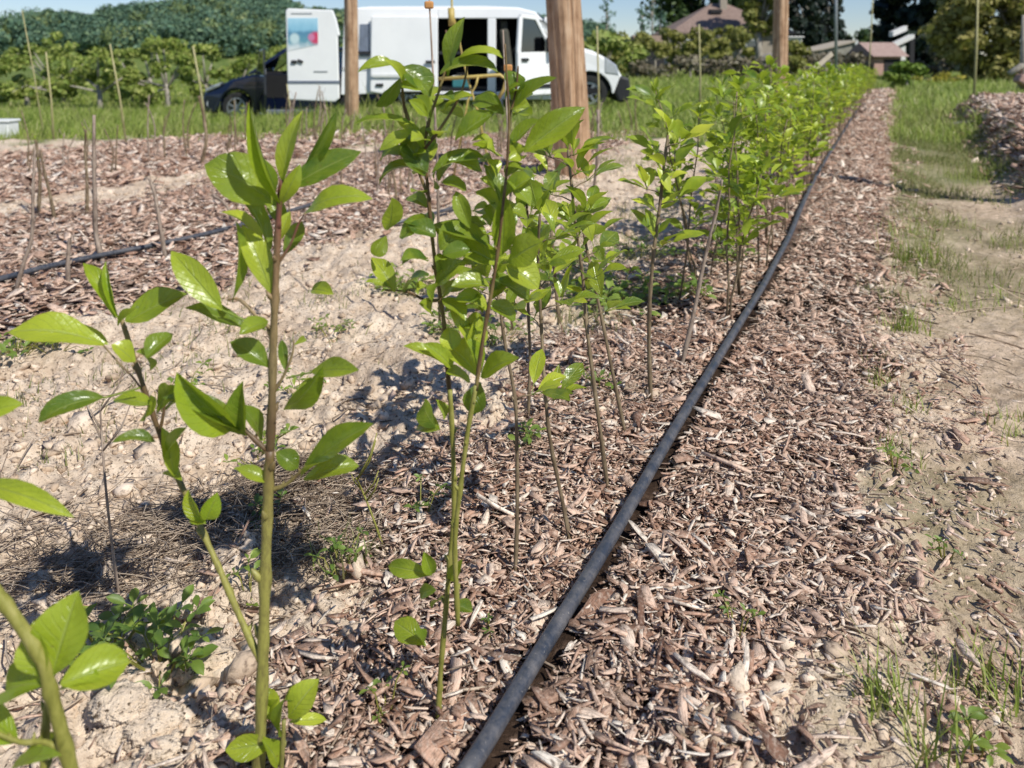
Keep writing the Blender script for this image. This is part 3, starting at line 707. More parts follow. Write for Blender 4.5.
def sapling_c():
    base = G(66, 800); d = .74; base.y = d; base.x = P(66, 800, d).x; base.z = hz(base.x, d)
    root = sapling_root(base, 'blurred yellow stemmed sapling closest to the camera at lower left')
    b = MB(); gp = P(66, 768, d); 
    px_stem(b, [(84, 930), (76, 800), (62, 735), (50, 690), (42, 660), (18, 622), (-8, 586), (-40, 540), (-60, 490)], d, (17, 13), n=12, nodes=False)
    px_stem(b, [(66, 752), (45, 742), (20, 742), (-10, 730)], d, (7, 5))
    px_stem(b, [(46, 800), (44, 760), (46, 720), (50, 696)], d, (10, 9), [.02] * 4)
    attach(b.build('stem', 'stem_green', smooth=True), root)
    lv = Leaves(); A = lambda bb, tt, w, **k: px_leaf(lv, d, bb, tt, w, **k)
    A((52, 676), (78, 592), 56, face=.75, curl=.2); A((60, 684), (128, 662), 44, face=.55, curl=.3); A((46, 684), (6, 690), 44, face=.5); A((46, 676), (34, 622), 36, face=.5); A((60, 690), (100, 682), 30, face=.1, dd=.02)
    A((18, 742), (-30, 704), 34, face=.5); A((22, 756), (60, 742), 20, face=.3)
    A((-30, 484), (72, 516), 24, face=.5, curl=.6, dd=.1); A((-25, 416), (22, 404), 24, face=.5, dd=.1); A((10, 772), (60, 755), 18, face=.2); A((-40, 520), (-5, 560), 18, face=.4)
    attach(lv.build('foliage', 'leaf_fresh', root), root)
sapling_c()

def sapling_d():
    base = G(438, 722); d = base.y; root = sapling_root(base, 'middle sapling with twin stems and the densest leafy head')
    b = MB(); px_stem(b, [(438, 728), (440, 680), (445, 620), (450, 560), (454, 510), (453, 450), (450, 390)], d, (6.4, 5.4), n=10)
    px_stem(b, [(458, 625), (456, 580), (455, 540), (460, 490), (468, 430), (476, 385)], d - .02, (6, 5.2), n=10)
    attach(b.build('stem', 'stem_green', smooth=True), root)
    b = MB(); px_stem(b, [(450, 400), (446, 350), (443, 315), (436, 270), (431, 225), (427, 180), (424, 150), (430, 118), (440, 88), (447, 60), (446, 30)], d + .02, (5.4, 2.4), n=8)
    px_stem(b, [(476, 390), (482, 345), (490, 300), (498, 250), (503, 205), (507, 165), (509, 120), (507, 80), (505, 44)], d - .02, (5.0, 2), n=8)
    px_stem(b, [(424, 165), (412, 130), (404, 105), (402, 80)], d + .02, (5, 3)); px_stem(b, [(430, 200), (418, 170), (412, 150)], d + .02, (4, 3)); px_stem(b, [(443, 300), (425, 300), (408, 292), (385, 290)], d + .02, (4, 2))
    px_stem(b, [(509, 118), (516, 90), (518, 66)], d, (3, 2)); px_stem(b, [(424, 150), (446, 120), (462, 90), (468, 62)], d, (4, 2.5))
    attach(b.build('leader', 'stem_red', smooth=True), root)
    lv = Leaves(); A = lambda bb, tt, w, **k: px_leaf(lv, d, bb, tt, w, **k)
    A((448, 76), (464, 18), 20, face=.6); A((455, 62), (503, 58), 20, face=.45, curl=.5); A((440, 74), (498, 72), 24, face=.35, curl=.6, dd=-.01); A((402, 68), (430, 96), 30, face=.6, curl=.3); A((398, 66), (358, 72), 16, face=.4, curl=.5); A((400, 78), (376, 106), 16, face=.3); A((404, 88), (385, 60), 16, face=.5)
    A((412, 124), (355, 124), 14, face=.3, curl=.5); A((414, 128), (380, 150), 14, face=.3); A((420, 130), (402, 158), 16, face=.4); A((424, 150), (396, 118), 18, face=.5); A((430, 120), (416, 96), 18, face=.5); A((444, 112), (472, 96), 18, face=.4)
    A((424, 176), (402, 138), 28, face=.75, curl=.3); A((432, 172), (484, 158), 28, face=.25, curl=.4); A((428, 172), (378, 184), 18, face=.2, curl=.9); A((420, 160), (380, 160), 18, face=.35, curl=.6)
    A((455, 140), (497, 112), 24, face=.6, curl=.2); A((448, 160), (482, 172), 22, face=.5); A((512, 110), (556, 78), 26, face=.55, curl=.3); A((524, 152), (584, 108), 30, face=.5, curl=.4, fold=.3); A((504, 114), (476, 96), 20, face=.4, dd=.02); A((508, 150), (540, 120), 20, face=.4, dd=.03)
    A((470, 228), (456, 192), 18, face=.85, curl=.4); A((507, 262), (542, 242), 32, face=.55, curl=.25); A((506, 266), (538, 288), 34, face=.65, curl=.4); A((498, 264), (452, 244), 30, face=.35, curl=.3); A((494, 250), (430, 226), 30, face=.15, curl=.3)
    A((504, 200), (536, 176), 24, face=.5); A((502, 212), (476, 192), 24, face=.4); A((502, 205), (484, 165), 22, face=.4); A((506, 180), (530, 205), 24, face=.5); A((470, 250), (445, 262), 28, face=.4); A((440, 250), (462, 222), 26, face=.4); A((436, 236), (408, 226), 24, face=.4)
    A((495, 280), (528, 300), 24, face=.5); A((490, 285), (452, 286), 24, face=.3); A((486, 310), (455, 300), 26, face=.3); A((488, 305), (515, 320), 22, face=.4); A((436, 286), (466, 262), 22, face=.3); A((484, 330), (464, 322), 24, face=.3); A((442, 300), (465, 320), 22, face=.3)
    A((395, 292), (372, 258), 20, face=.4); A((392, 290), (366, 282), 16, face=.3); A((404, 292), (428, 275), 22, face=.4); A((388, 230), (392, 198), 26, face=.7); A((386, 236), (374, 255), 18, face=.5); A((400, 238), (418, 228), 22, face=.5)
    A((482, 378), (518, 358), 24, face=.65); A((480, 382), (472, 414), 24, face=.5); A((446, 365), (404, 346), 14, face=.4); A((452, 368), (424, 344), 18, face=.6); A((446, 372), (470, 382), 22, face=.2); A((452, 350), (448, 328), 22, face=.3); A((474, 350), (450, 310), 22, face=.4); A((470, 350), (478, 318), 24, face=.3)
    A((436, 428), (424, 402), 22, face=.5); A((440, 430), (418, 426), 24, face=.5); A((444, 420), (436, 400), 14, face=.3)
    A((432, 575), (389, 566), 18, face=.55); A((432, 574), (424, 552), 16, face=.5); A((436, 590), (420, 594), 14, face=.5); A((426, 645), (395, 622), 24, face=.55); A((424, 646), (414, 632), 16, face=.3); A((455, 605), (472, 612), 16, face=.4); A((446, 600), (432, 608), 12, face=.4); A((450, 580), (462, 560), 14, face=.5)
    for i in range(84):
        f = random.random(); y = 90 + 230 * random.random(); x = 432 + (y - 90) * .02 if f < .45 else 508 - (y - 90) * .09
        a = random.uniform(-.6, 3.7); l = random.uniform(19, 36)
        A((x + 8 * math.cos(a), y - 5 * math.sin(a)), (x + l * math.cos(a), y - l * math.sin(a) * .75), random.uniform(13, 22), face=random.uniform(0, .8), dd=random.uniform(-.02, .07), dt=random.uniform(-.05, .05))
    attach(lv.build('foliage', 'leaf', root), root)
    lv = Leaves()
    A((502, 255), (504, 194), 24, face=.8, curl=.2); A((478, 376), (444, 342), 30, face=.8, curl=.35); A((480, 372), (464, 338), 20, face=.5); A((505, 100), (520, 84), 12, face=.4)
    attach(lv.build('fresh_foliage', 'leaf_fresh', root), root)
sapling_d()

def mid_sapling(pts, wpx, label, nodes, L=.075, nper=4, mat='leaf', d=None, extra=()):
    g = G(*pts[0]); d = g.y; root = sapling_root(g, label)
    b = MB(); out = px_stem(b, pts, d, wpx, [.0] + [random.uniform(-.02, .02) for _ in pts[1:]], n=7); lv = Leaves()
    for (y0, y1, n) in nodes:
        for i in range(n):
            yy = y0 + (y1 - y0) * (i + random.uniform(.2, .8)) / n
            # nearest stem point at that height
            z = P(512, yy, d).z; k = min(range(len(out)), key=lambda j: abs(out[j].z - z)); p = out[k]
            a = i * 2.4 + random.uniform(-.4, .4); o = Vector((math.cos(a), math.sin(a), .35)); s = p + o * random.uniform(.008, .045)
            b.tube([p, p.lerp(s, .5) + Vector((0, 0, .003)), s], [.0016, .0014, .0011], 5)
            rosette(lv, s, o, random.randint(max(2, nper - 1), nper + 1), L, nseg=6)
    top = out[-1]; rosette(lv, top, (0, 0, .6), 4, L * .8, spread=.5, up=1, nseg=6)
    attach(b.build('stem', 'stem_brown', smooth=True), root); attach(lv.build('foliage', mat, root), root)
mid_sapling([(515, 575), (517, 520), (517, 460), (515, 400), (506, 350), (500, 310), (496, 280)], (5, 3), 'slender sapling just right of the twin stemmed one, leaves on top only', [(285, 330, 4), (380, 400, 1)], 0.065)
mid_sapling([(571, 546), (562, 500), (550, 440), (545, 390), (542, 340), (540, 300), (538, 255), (540, 215)], (5, 3), 'leaning thin sapling whose foot stands nearest the pipe', [(235, 335, 7), (390, 415, 1)], 0.068)
mid_sapling([(608, 492), (600, 430), (592, 370), (586, 320), (583, 280), (578, 240), (572, 190), (568, 150)], (5, 3), 'tall sapling in front of the thick wooden post', [(150, 290, 11), (318, 326, 1)], 0.073)
mid_sapling([(626, 438), (612, 370), (600, 310), (590, 265), (582, 225)], (4.5, 3), 'thin sapling crossing behind the one at the thick post', [(228, 300, 5)], 0.072)
mid_sapling([(651, 404), (649, 350), (650, 300), (654, 250), (660, 205), (664, 165), (668, 135)], (5, 3), 'lone sapling with pale bud left of the dense row', [(138, 235, 8), (250, 262, 1)], 0.078, mat='leaf_row')
mid_sapling([(560, 330), (556, 290), (552, 240), (548, 190), (546, 150)], (4.5, 3), 'leafy sapling directly left of the thick post foot', [(150, 280, 9)], 0.078)
mid_sapling([(528, 420), (530, 360), (528, 300), (530, 250), (526, 200)], (4, 3), 'sapling hidden behind the dense leafy head', [(195, 300, 8)], 0.075)

# ------------------------------------------------------------------ the dense row
def row_proto(h, n_br, seedv):
    random.seed(seedv); root = empty('sapling'); b = MB(); lv = Leaves()
    lean = Vector((random.uniform(-.08, .08), random.uniform(-.08, .08), 0))
    for s in range(n_br):
        o = Vector((random.uniform(-.03, .03), random.uniform(-.03, .03), 0)) * (s > 0); hh = h * (1 if s == 0 else random.uniform(.6, .95)); ln = lean + Vector((random.uniform(-.1, .1), random.uniform(-.1, .1), 0)) * (s > 0)
        pts = [o + ln * (k / 6) ** 1.3 + Vector((random.uniform(-.008, .008), random.uniform(-.008, .008), hh * k / 6 - (.03 if k == 0 else 0))) for k in range(7)]
        b.tube(pts, [.0045 - .0004 * k for k in range(7)], 5)
        n = random.randint(9, 12)
        for i in range(n):
            f = (.30 + .12 * (s > 0)) + (.70 - .12 * (s > 0)) * ((i + random.random()) / n) ** .75; k = min(int(f * 6), 5); p = pts[k].lerp(pts[k + 1], f * 6 - k)
            a = i * 2.4 + random.uniform(-.5, .5); od = Vector((math.cos(a), math.sin(a), .3)); q = p + od * random.uniform(.01, .07)
            b.tube([p, q], [.0015, .001], 4); rosette(lv, q, od, random.randint(3, 5), .078, nseg=3, droop=.6, wr=.55)
        rosette(lv, pts[-1], (0, 0, .7), 4, .05, spread=.5, up=1, nseg=3)
    b.build('stem', 'stem_brown', root, smooth=True); lv.build('foliage', 'leaf_row', root)
    return root
protos = [row_proto(.80, 1 + (i % 2), 40 + i) for i in range(8)]
random.seed(21)
used = [False] * 8
row_pts = []
y = 2.62
while y < 21.5:
    for side in (-1, 1):
        c = -.66 + side * .085 + random.uniform(-.03, .03); yy = y + random.uniform(-.06, .06) + (.1 if side > 0 else 0)
        row_pts.append((c + K * yy, yy))
    y += .23 if y < 5 else .29 if y < 10 else .38
for i, (x, yy) in enumerate(row_pts):
    k = random.randrange(8)
    if yy < 3.0 and x - K * yy < -.66 and random.random() < .5: continue
    o = protos[k] if not used[k] else copy_tree(protos[k]); used[k] = True
    if yy < 4.5: lab, gr = 'leafy young sapling at the near end of the dense planted row', 'saplings at the near end of the row'
    elif yy < 10: lab, gr = 'leafy young sapling in the middle stretch of the dense planted row', 'saplings in the middle of the row'
    else: lab, gr = 'small leafy sapling at the far end of the dense planted row', 'saplings at the far end of the row'
    tag(o, lab, 'sapling', gr)
    top = 1.0 - .013 * (yy - 2.6) if yy > 3 else .93
    sc = top * random.choice((random.uniform(.62, .85), random.uniform(.85, 1.0), random.uniform(.92, 1.1)))
    o.location = (x, yy, hz(x, yy)); o.rotation_euler = (random.gauss(0, .07), random.gauss(0, .07), random.uniform(0, 6.28)); o.scale = (sc * 1.05, sc * 1.05, sc)
for k in range(8):
    if not used[k]:
        for ch in list(protos[k].children): bpy.data.objects.remove(ch)
        bpy.data.objects.remove(protos[k])

# ------------------------------------------------------------------ bare whips in the left rows
def whip(pts, w, label, group=None, leaves=0, mat='whip'):
    g = G(*pts[0]); b = MB(); out = px_stem(b, [(pts[0][0], pts[0][1] + 4)] + pts[1:], g.y, w, [0] + [random.uniform(-.03, .03) for _ in pts[1:]], n=6)
    for k in range(random.randint(2, 5)):
        p = out[random.randint(len(out) // 2, len(out) - 2)]; a = random.uniform(-.8, .8) + (math.pi if random.random() < .5 else 0)
        l = random.uniform(.03, .09); b.tube([p, p + Vector((math.cos(a) * .4, math.sin(a) * .3, .5)) * l, p + Vector((math.cos(a) * .6, math.sin(a) * .4, 1)) * l], [.002, .0016, .001], 4)
    root = empty('bare_whip', g); tag(root, label, 'bare sapling', group)
    attach(b.build('stem', mat, smooth=True), root)
    if leaves:
        lv = Leaves()
        for k in range(leaves):
            p = out[-1 - random.randint(0, len(out) // 3)]; rosette(lv, p, (0, 0, .4), 2, .03, nseg=3)
        attach(lv.build('buds', 'leaf', root), root)
whip([(104, 262), (96, 235), (95, 205), (94, 160), (94, 115)], (6, 3.5), 'pale bare whip with crooked foot beside the left pipe')
whip([(166, 258), (160, 225), (155, 195), (149, 178)], (5, 3), 'thick pale whip leaning left, rightmost at the left pipe')
whip([(68, 284), (68, 258), (70, 238)], (5, 4), 'short stubby cut whip on the left pipe')
whip([(15, 290), (24, 262), (32, 235), (33, 190), (35, 150)], (5, 2.5), 'leftmost pale whip bending right over the pipe')
whip([(87, 214), (87, 180), (85, 150), (86, 130)], (4, 2), 'upright dark whip between two pale whips', mat='stem_brown', leaves=2)
whip([(38, 215), (40, 180), (38, 160), (36, 140)], (4, 3), 'dark whip with a few buds at the far left', mat='stem_brown', leaves=3)
whip([(56, 222), (50, 195), (44, 170), (40, 150)], (4, 2), 'slanting thin dark whip beside the budding one', mat='stem_brown')
whip([(120, 600), (112, 545), (106, 490), (102, 440), (100, 405)], (3.5, 2), 'thin grey leafless twig standing in the clay left of the forked shoot')
whip([(236, 222), (226, 205), (212, 195)], (4.5, 3), 'pale whip arching left beneath the big dark leaf')
whip([(200, 165), (206, 142), (204, 118), (199, 96)], (4.5, 3), 'dark whip with curled dry top before the navy car', mat='stem_brown')
whip([(395, 222), (396, 195), (392, 165)], (4, 2.5), 'dark whip behind the drooping left leaves of the middle sapling', mat='stem_brown')
whip([(416, 212), (413, 180), (410, 160)], (3.5, 2.5), 'pale whip just right of the dark one behind the middle sapling')
whip([(597, 235), (594, 195), (598, 150), (598, 110)], (4, 3), 'bare whip right beside the thick post')
whip([(384, 545), (372, 515), (362, 490), (356, 478)], (3, 1.5), 'short green bare stalk between foreground saplings', mat='stem_green')
whip([(680, 368), (694, 312), (704, 262), (716, 212), (722, 180)], (5, 3), 'bare leaning lower stem at the start of the dense row', mat='whip', leaves=3)
random.seed(5)
for i in range(125):
    y = random.uniform(4.6, 10.4); c = random.choice((-3.6, -3.9, -6.5, -7.0)) + random.uniform(-.5, .5); x = c + K * y
    px = 512 + x / y * F
    if not (-10 < px < 690): continue
    py = 57 + (CAMZ - hz(x, y)) / y * F; hpx = random.uniform(.2, .62) / y * F
    whip([(px, py), (px + random.uniform(-4, 4), py - hpx * .5), (px + random.uniform(-7, 7), py - hpx)], (2.0, 1.0), 'thin leafless whip in the far mulched rows', 'far bare whips', mat=random.choice(('whip', 'stem_brown', 'stem_brown')))

# ------------------------------------------------------------------ canes
def cane(px0, py0, px1, py1, w, label, d=None, mat='cane'):
    g = G(px0, py0) if d is None else Vector((P(px0, py0, d).x, d, hz(P(px0, py0, d).x, d)))
    d = g.y; a = P(px0, py0, d); a.z = g.z - .05; t = P(px1, py1, d); m = a.lerp(t, .5) + Vector((.012, 0, 0))
    o = MB().tube([a, m, t], [w * .32 / F * d, w * .29 / F * d, w * .22 / F * d], 7).build('cane_stake', mat, smooth=True); tag(o, label, 'stake', 'canes marking the rows')
cane(54, 140, 46, 52, 3.2, 'yellowish cane standing before the orchard at far left'); cane(127, 145, 110, 44, 3.4, 'leaning cane between the far left cane and the navy car')
cane(207, 130, 193, 46, 4, 'cane standing in front of the navy car nose'); cane(291, 128, 287, 84, 3, 'cane below the open van back door'); cane(44, 120, 22, 10, 2.2, 'tallest faint cane leaning left against the wooded hill', d=9.8)
cane(700, 120, 699, 24, 3.4, 'cane in front of the hedge and hipped roof house', d=10.5); cane(598, 150, 597, 26, 3.6, 'cane right behind the thick post')
cane(973, 112, 978, -6, 4.5, 'tall cane at the top of the right mulch mound'); cane(867, 92, 873, -4, 2.2, 'thin cane at the far end of the dense row', d=20)

# ------------------------------------------------------------------ posts
def post(px, d, rad, zt, lean, label):
    x = P(px, 57, d).x; z0 = hz(x, d); b = MB(); n = 128; N = 30; vs = []
    for i in range(N):
        f = i / (N - 1); z = -.25 + (zt + .25) * f
        for k in range(n):
            a = 2 * math.pi * k / n
            rr = rad * (1.04 - .13 * f) * (1 + .035 * math.sin(a * 3 + px) + .03 * math.sin(a * 7 + f * 3) + .012 * math.sin(a * 17 + f * 8))
            # drying cracks
            for ca in (4.95, 5.6, 3.7): rr -= rad * .12 * math.exp(-((a - ca - .12 * math.sin(f * 5 + ca)) / .05)**2)
            vs.append((lean * f * zt + rr * math.cos(a) + .02 * math.sin(f * 4) * rad, rr * math.sin(a), z))
    fs = [(i * n + k, i * n + (k + 1) % n, (i + 1) * n + (k + 1) % n, (i + 1) * n + k) for i in range(N - 1) for k in range(n)] + [tuple((N - 1) * n + k for k in range(n))]
    b.add(vs, fs); o = b.build('wooden_post', 'post_wood', smooth=True); o.location = (x, d, z0); tag(o, label, 'post', 'round wooden posts in the field')
post(577, 6.3, .142, 2.5, -.075, 'thickest weathered wooden post in front of the van bonnet'); post(351, 12.3, .105, 2.7, .004, 'wooden post standing before the van back end'); post(780, 11.5, .105, 2.7, 0, 'wooden post rising behind the dense sapling row')
post(1250, 4.35, .10, 2.6, 0, 'wooden post on the right mulch mound beyond the path')

# ------------------------------------------------------------------ weeds and tufts
def blades_mesh(n, rx, L, w, droop, seed=None):
    V = []; Fs = []
    for i in range(n):
        a = random.uniform(0, 6.28); r = rx * random.random()**.5; x, y = r * math.cos(random.uniform(0, 6.28)), r * math.sin(random.uniform(0, 6.28)); l = L * random.uniform(.4, 1.2); lean = random.uniform(.1, droop)
        o = len(V); d = np.array([math.cos(a), math.sin(a), 0]); s = np.array([-math.sin(a), math.cos(a), 0])
        for k in range(4):
            f = k / 3; p = np.array([x, y, 0]) + d * l * lean * f**1.6 + np.array([0, 0, l * (f - .3 * lean * f * f)]); ww = w * (1 - f * .92)
            V += [p - s * ww / 2, p + s * ww / 2]
        Fs += [(o + k * 2, o + k * 2 + 1, o + k * 2 + 3, o + k * 2 + 2) for k in range(3)]
    return V, Fs
def tuft(px, py, n, rx, L, label, mat='grass', w=.004, droop=.9):
    g = G(px, py); V, Fs = blades_mesh(n, rx, L, w, droop)
    o = link('grass_tuft', np_mesh('grass_tuft', V, Fs), mat); o.location = g - Vector((0, 0, .005)); tag(o, label, 'grass tuft', 'grass tufts by the path and rows')
    if rx >= .2 or (mat == 'grass_dry' and rx >= .08): o.name = 'grass_patch'; o['kind'] = 'stuff'; o['category'] = 'grass'; del o['group']
random.seed(9)
for a in ((918, 262, 190, .16, .17, 'largest green grass tuft on the path edge halfway up'), (903, 330, 90, .07, .10, 'sparse grass tuft at the mulch edge below the largest one'), (882, 385, 40, .05, .07, 'small tuft between mulch and bare path soil'),
          (905, 408, 30, .05, .06, 'lowest small tuft beside the darker soil patch'), (885, 700, 55, .045, .07, 'dense low tuft in the mulch near the lower right corner'),
          (928, 765, 26, .05, .14, 'long bladed tuft at the bottom edge'), (1015, 430, 60, .08, .06, 'flat tuft at the right edge of the path'), (955, 310, 60, .10, .06, 'thin low tuft in the middle of the bare path'), (1010, 245, 120, .18, .08, 'tuft below the mound shadow at the right border'), (945, 225, 110, .18, .07, 'low tuft in the middle of the path below the shadow line'), (890, 455, 36, .06, .06, 'weak tuft on the mulch fringe lower on the path'), (960, 690, 40, .06, .08, 'loose tuft on the path in the lower right'), (1012, 700, 40, .06, .09, 'tuft at the right border near the bottom'), (905, 235, 110, .16, .12, 'tuft just above the largest path tuft'), (1000, 300, 90, .22, .06, 'low tuft on the bare path at the right border'),
          (990, 178, 420, .45, .16, 'lush dark tuft shaded by the right mound'), (935, 150, 260, .5, .12, 'broad tuft where the path turns grassy')):
    tuft(*a)
for (px, py, n, rx, L, lab) in ((890, 300, 90, .10, .08, 'dry tuft between mulch and path above the sparse tuft'), (875, 365, 60, .08, .07, 'thin dry tuft on the mulch edge by the path'), (650, 215, 160, .28, .09, 'loose dry grass left of the lone sapling head'), (640, 165, 220, .4, .10, 'loose dry grass right of the thick post top'), (225, 330, 60, .10, .05, 'dry wisps on clay behind the upper thick stem'), (60, 460, 40, .08, .04, 'dry wisps on clay at the left side'), (330, 300, 80, .12, .05, 'dry wisps on clay left of the weed patch'), (398, 285, 110, .13, .06, 'dry tuft on the clay left of the middle sapling'), (595, 330, 120, .14, .08, 'grassy tuft at the foot of the leaning saplings'), (15, 400, 60, .1, .05, 'dry tuft at the left border below the pipe'), (345, 560, 40, .06, .07, 'dry tuft beside the matted straw'), (615, 250, 160, .25, .1, 'dry grass tuft right of the thick post')):
    tuft(px, py, n, rx, L, lab, 'grass_dry')
def weed(px, py, n, rad, L, label, mat='weed', nper=4, hh=.05):
    g = G(px, py); root = empty('weed', g); tag(root, label, 'weed', 'weeds growing on the bare soil'); b = MB(); lv = Leaves()
    for i in range(n):
        a = random.uniform(0, 6.28); r = rad * random.random()**.6; e = Vector((r * math.cos(a), r * math.sin(a), 0)); gz = hz(g.x + e.x, g.y + e.y) - g.z
        p0 = Vector((e.x * .3, e.y * .3, gz * .3)); p1 = Vector((e.x, e.y, gz + random.uniform(.3, 1.2) * hh))
        b.tube([p0, p0.lerp(p1, .5) + Vector((0, 0, hh * .3)), p1], [.0015, .0012, .001], 4)
        rosette(lv, p1, (e.x * 3, e.y * 3, .3), nper, L, spread=1, up=.15, nseg=4, droop=.7, wr=.5)
    b.build('stem', 'stem_green', root); lv.build('foliage', mat, root)
random.seed(13)
for a in ((162, 664, 20, .085, .030, 'dense leafy weed clump between blurred shoot and thick stem'), (112, 650, 8, .07, .034, 'broad leaved weed left of the dense clump'), (250, 600, 4, .03, .02, 'tiny weed by the clay lump behind the thick stem'), (385, 715, 4, .03, .014, 'pale tiny weed in the mulch left of the twin stem'),
          (620, 300, 42, .20, .05, 'large green weed patch below the thick post'), (400, 290, 26, .13, .036, 'weed patch on clay left of the twin leaders'), (15, 355, 26, .13, .032, 'weed patch at the left border under the pipe'), (575, 292, 22, .16, .045, 'weed patch right behind the leaning saplings'),
          (275, 528, 5, .04, .024, 'small weed in the shade behind the thick stem'), (340, 575, 9, .05, .018, 'creeping weed at the edge of mulch and clay'), (528, 445, 5, .04, .025, 'weed sprouting in the mulch by the slender sapling'), (600, 395, 6, .05, .025, 'weed between the leaning saplings in the mulch'),
          (975, 758, 5, .025, .024, 'broad leaved weed at the lower right corner'), (945, 560, 4, .03, .014, 'yellowish tiny weed on the mulch edge at right'), (895, 470, 5, .04, .018, 'small weed where mulch thins into the path'), (90, 680, 6, .04, .03, 'round leaved weed at the foot of the blurred shoot'), (690, 300, 16, .1, .035, 'weed patch under the first row saplings'), (490, 640, 3, .02, .012, 'tiny seedling in mulch right of the twin stem'),
          (460, 330, 14, .1, .035, 'weeds seen between the twin stems'), (260, 460, 12, .08, .02, 'grey green weed right behind the upper thick stem'), (560, 268, 26, .2, .045, 'weed patch at the foot of the thick post'), (640, 262, 20, .2, .04, 'weeds between the lone sapling and the thick post'), (730, 262, 18, .14, .04, 'weeds among the first stems of the dense row'), (500, 345, 12, .1, .03, 'weeds on the clay behind the slender sapling'), (300, 392, 9, .08, .022, 'weed on the clay right of the thick stem middle'), (180, 395, 8, .08, .022, 'weed on the clay between the two foreground shoots'), (330, 335, 10, .08, .022, 'weed on the clay right of the thick stem'), (470, 262, 12, .12, .03, 'weeds under the leafy head of the twin sapling'), (420, 520, 5, .05, .018, 'small weed where clay meets mulch beside the twin stems'), (55, 345, 14, .12, .026, 'weeds on the clay just below the left pipe'), (735, 640, 4, .03, .013, 'pale weed sprout right of the pipe')):
    weed(*a)

# ------------------------------------------------------------------ field grass
def grass_stuff():
    n = 230000
    ly = RNG.uniform(np.log(8.6), np.log(60), n); y = np.exp(ly); x = RNG.uniform(-.72, .72, n) * y
    m, g, p, m4 = zones(x, y)
    keep = (RNG.uniform(0, 1, n) < np.clip(g * 1.0, 0, 1)) & (RNG.uniform(0, 1, n) < np.clip(.35 + .9 * sstep(-.4, .4, fbm(x * .6, y * .6, 2)), 0, 1))
    n2 = 70000; y2 = np.exp(RNG.uniform(np.log(3.2), np.log(14), n2)); c2 = RNG.uniform(.0, 1.15, n2); x2 = c2 + K * y2
    k2 = (RNG.uniform(0, 1, n2) < sstep(-.35, .35, fbm(x2 * 1.6 + 5, y2 * 1.3, 2) + .25 * sstep(5, 11, y2))) & (RNG.uniform(0, 1, n2) < .15 + .85 * sstep(3.5, 8, y2))
    n3 = 26000; y3 = RNG.uniform(1.3, 9.5, n3); x3 = RNG.uniform(-1, .6, n3) * (y3 * .7); mm, gg, pp, _ = zones(x3, y3)
    k3 = (mm < .3) & (pp < .3) & (RNG.uniform(0, 1, n3) < sstep(.05, .6, fbm(x3 * 1.4 - 8, y3 * 1.4, 3)))
    for nm, X, Y, hgt, mat, lab in (('field_grass', x[keep], y[keep], .17, 'grass', 'tall green meadow grass beyond the planted rows'), ('path_grass', x2[k2], y2[k2], .055, 'grass_dry', 'short patchy grass growing on the path'), ('clay_grass', x3[k3], y3[k3], .04, 'grass_dry', 'sparse grass wisps on the bare clay')):
        n = len(X); a = RNG.uniform(0, 6.28, n); l = hgt * np.exp(RNG.normal(0, .35, n)); 
        if nm == 'field_grass': l *= np.where(Y < 12.5, .75, 1.0)
        w = .0022 + .0011 * Y * (1 if nm == 'field_grass' else .6); lean = RNG.uniform(.1, .9, n); z = height(X, Y) - .01
        d = np.stack([np.cos(a), np.sin(a)], 1); fa = RNG.uniform(0, 6.28, n); s = np.stack([np.cos(fa), np.sin(fa) * .4], 1)
        V = np.zeros((n, 5, 3)); b = np.stack([X, Y], 1)
        for j, (f, sg) in enumerate(((0, -1), (0, 1), (.55, 1), (.55, -1), (1, 0))):
            V[:, j, :2] = b + d * (l * lean * f**1.6)[:, None] + s * (sg * w * (1 - .35 * (f > 0)) / 2)[:, None]; V[:, j, 2] = z + l * (f - .3 * lean * f * f)
        i = np.arange(n)[:, None] * 5
        Fq = np.concatenate([i + np.array([[0, 1, 2]]), i + np.array([[0, 2, 3]]), i + np.array([[3, 2, 4]])], 1).reshape(-1, 3)
        tag(link(nm, np_mesh(nm, V.reshape(-1, 3), Fq), mat), lab, 'grass', kind='stuff')
grass_stuff()

# ------------------------------------------------------------------ trees
def leaf_cloud(cent, rad, n, size, flat=.7):
    """n leaf faces around clump centres"""
    cent = np.asarray(cent); k = RNG.integers(0, len(cent), n); rad = np.broadcast_to(np.asarray(rad, float), (len(cent),))[k]
    v = RNG.normal(0, 1, (n, 3)); v /= np.linalg.norm(v, axis=1)[:, None]
    p = cent[k] + v * (rad * RNG.uniform(.35, 1, n) ** .5)[:, None] * np.array([1, 1, flat])
    s = size * np.exp(RNG.normal(0, .35, n))
    nrm = v * 1.0 + RNG.normal(0, .55, (n, 3)) + np.array([0, 0, .3]); nrm /= np.linalg.norm(nrm, axis=1)[:, None]
    a = np.cross(nrm, RNG.normal(0, 1, (n, 3))); a /= np.linalg.norm(a, axis=1)[:, None]; b = np.cross(nrm, a)
    V = np.stack([p - a * s[:, None] * .6, p + b * s[:, None] * .34, p + a * s[:, None] * .6, p - b * s[:, None] * .34], 1)
    return V.reshape(-1, 3), np.arange(n * 4).reshape(-1, 4)
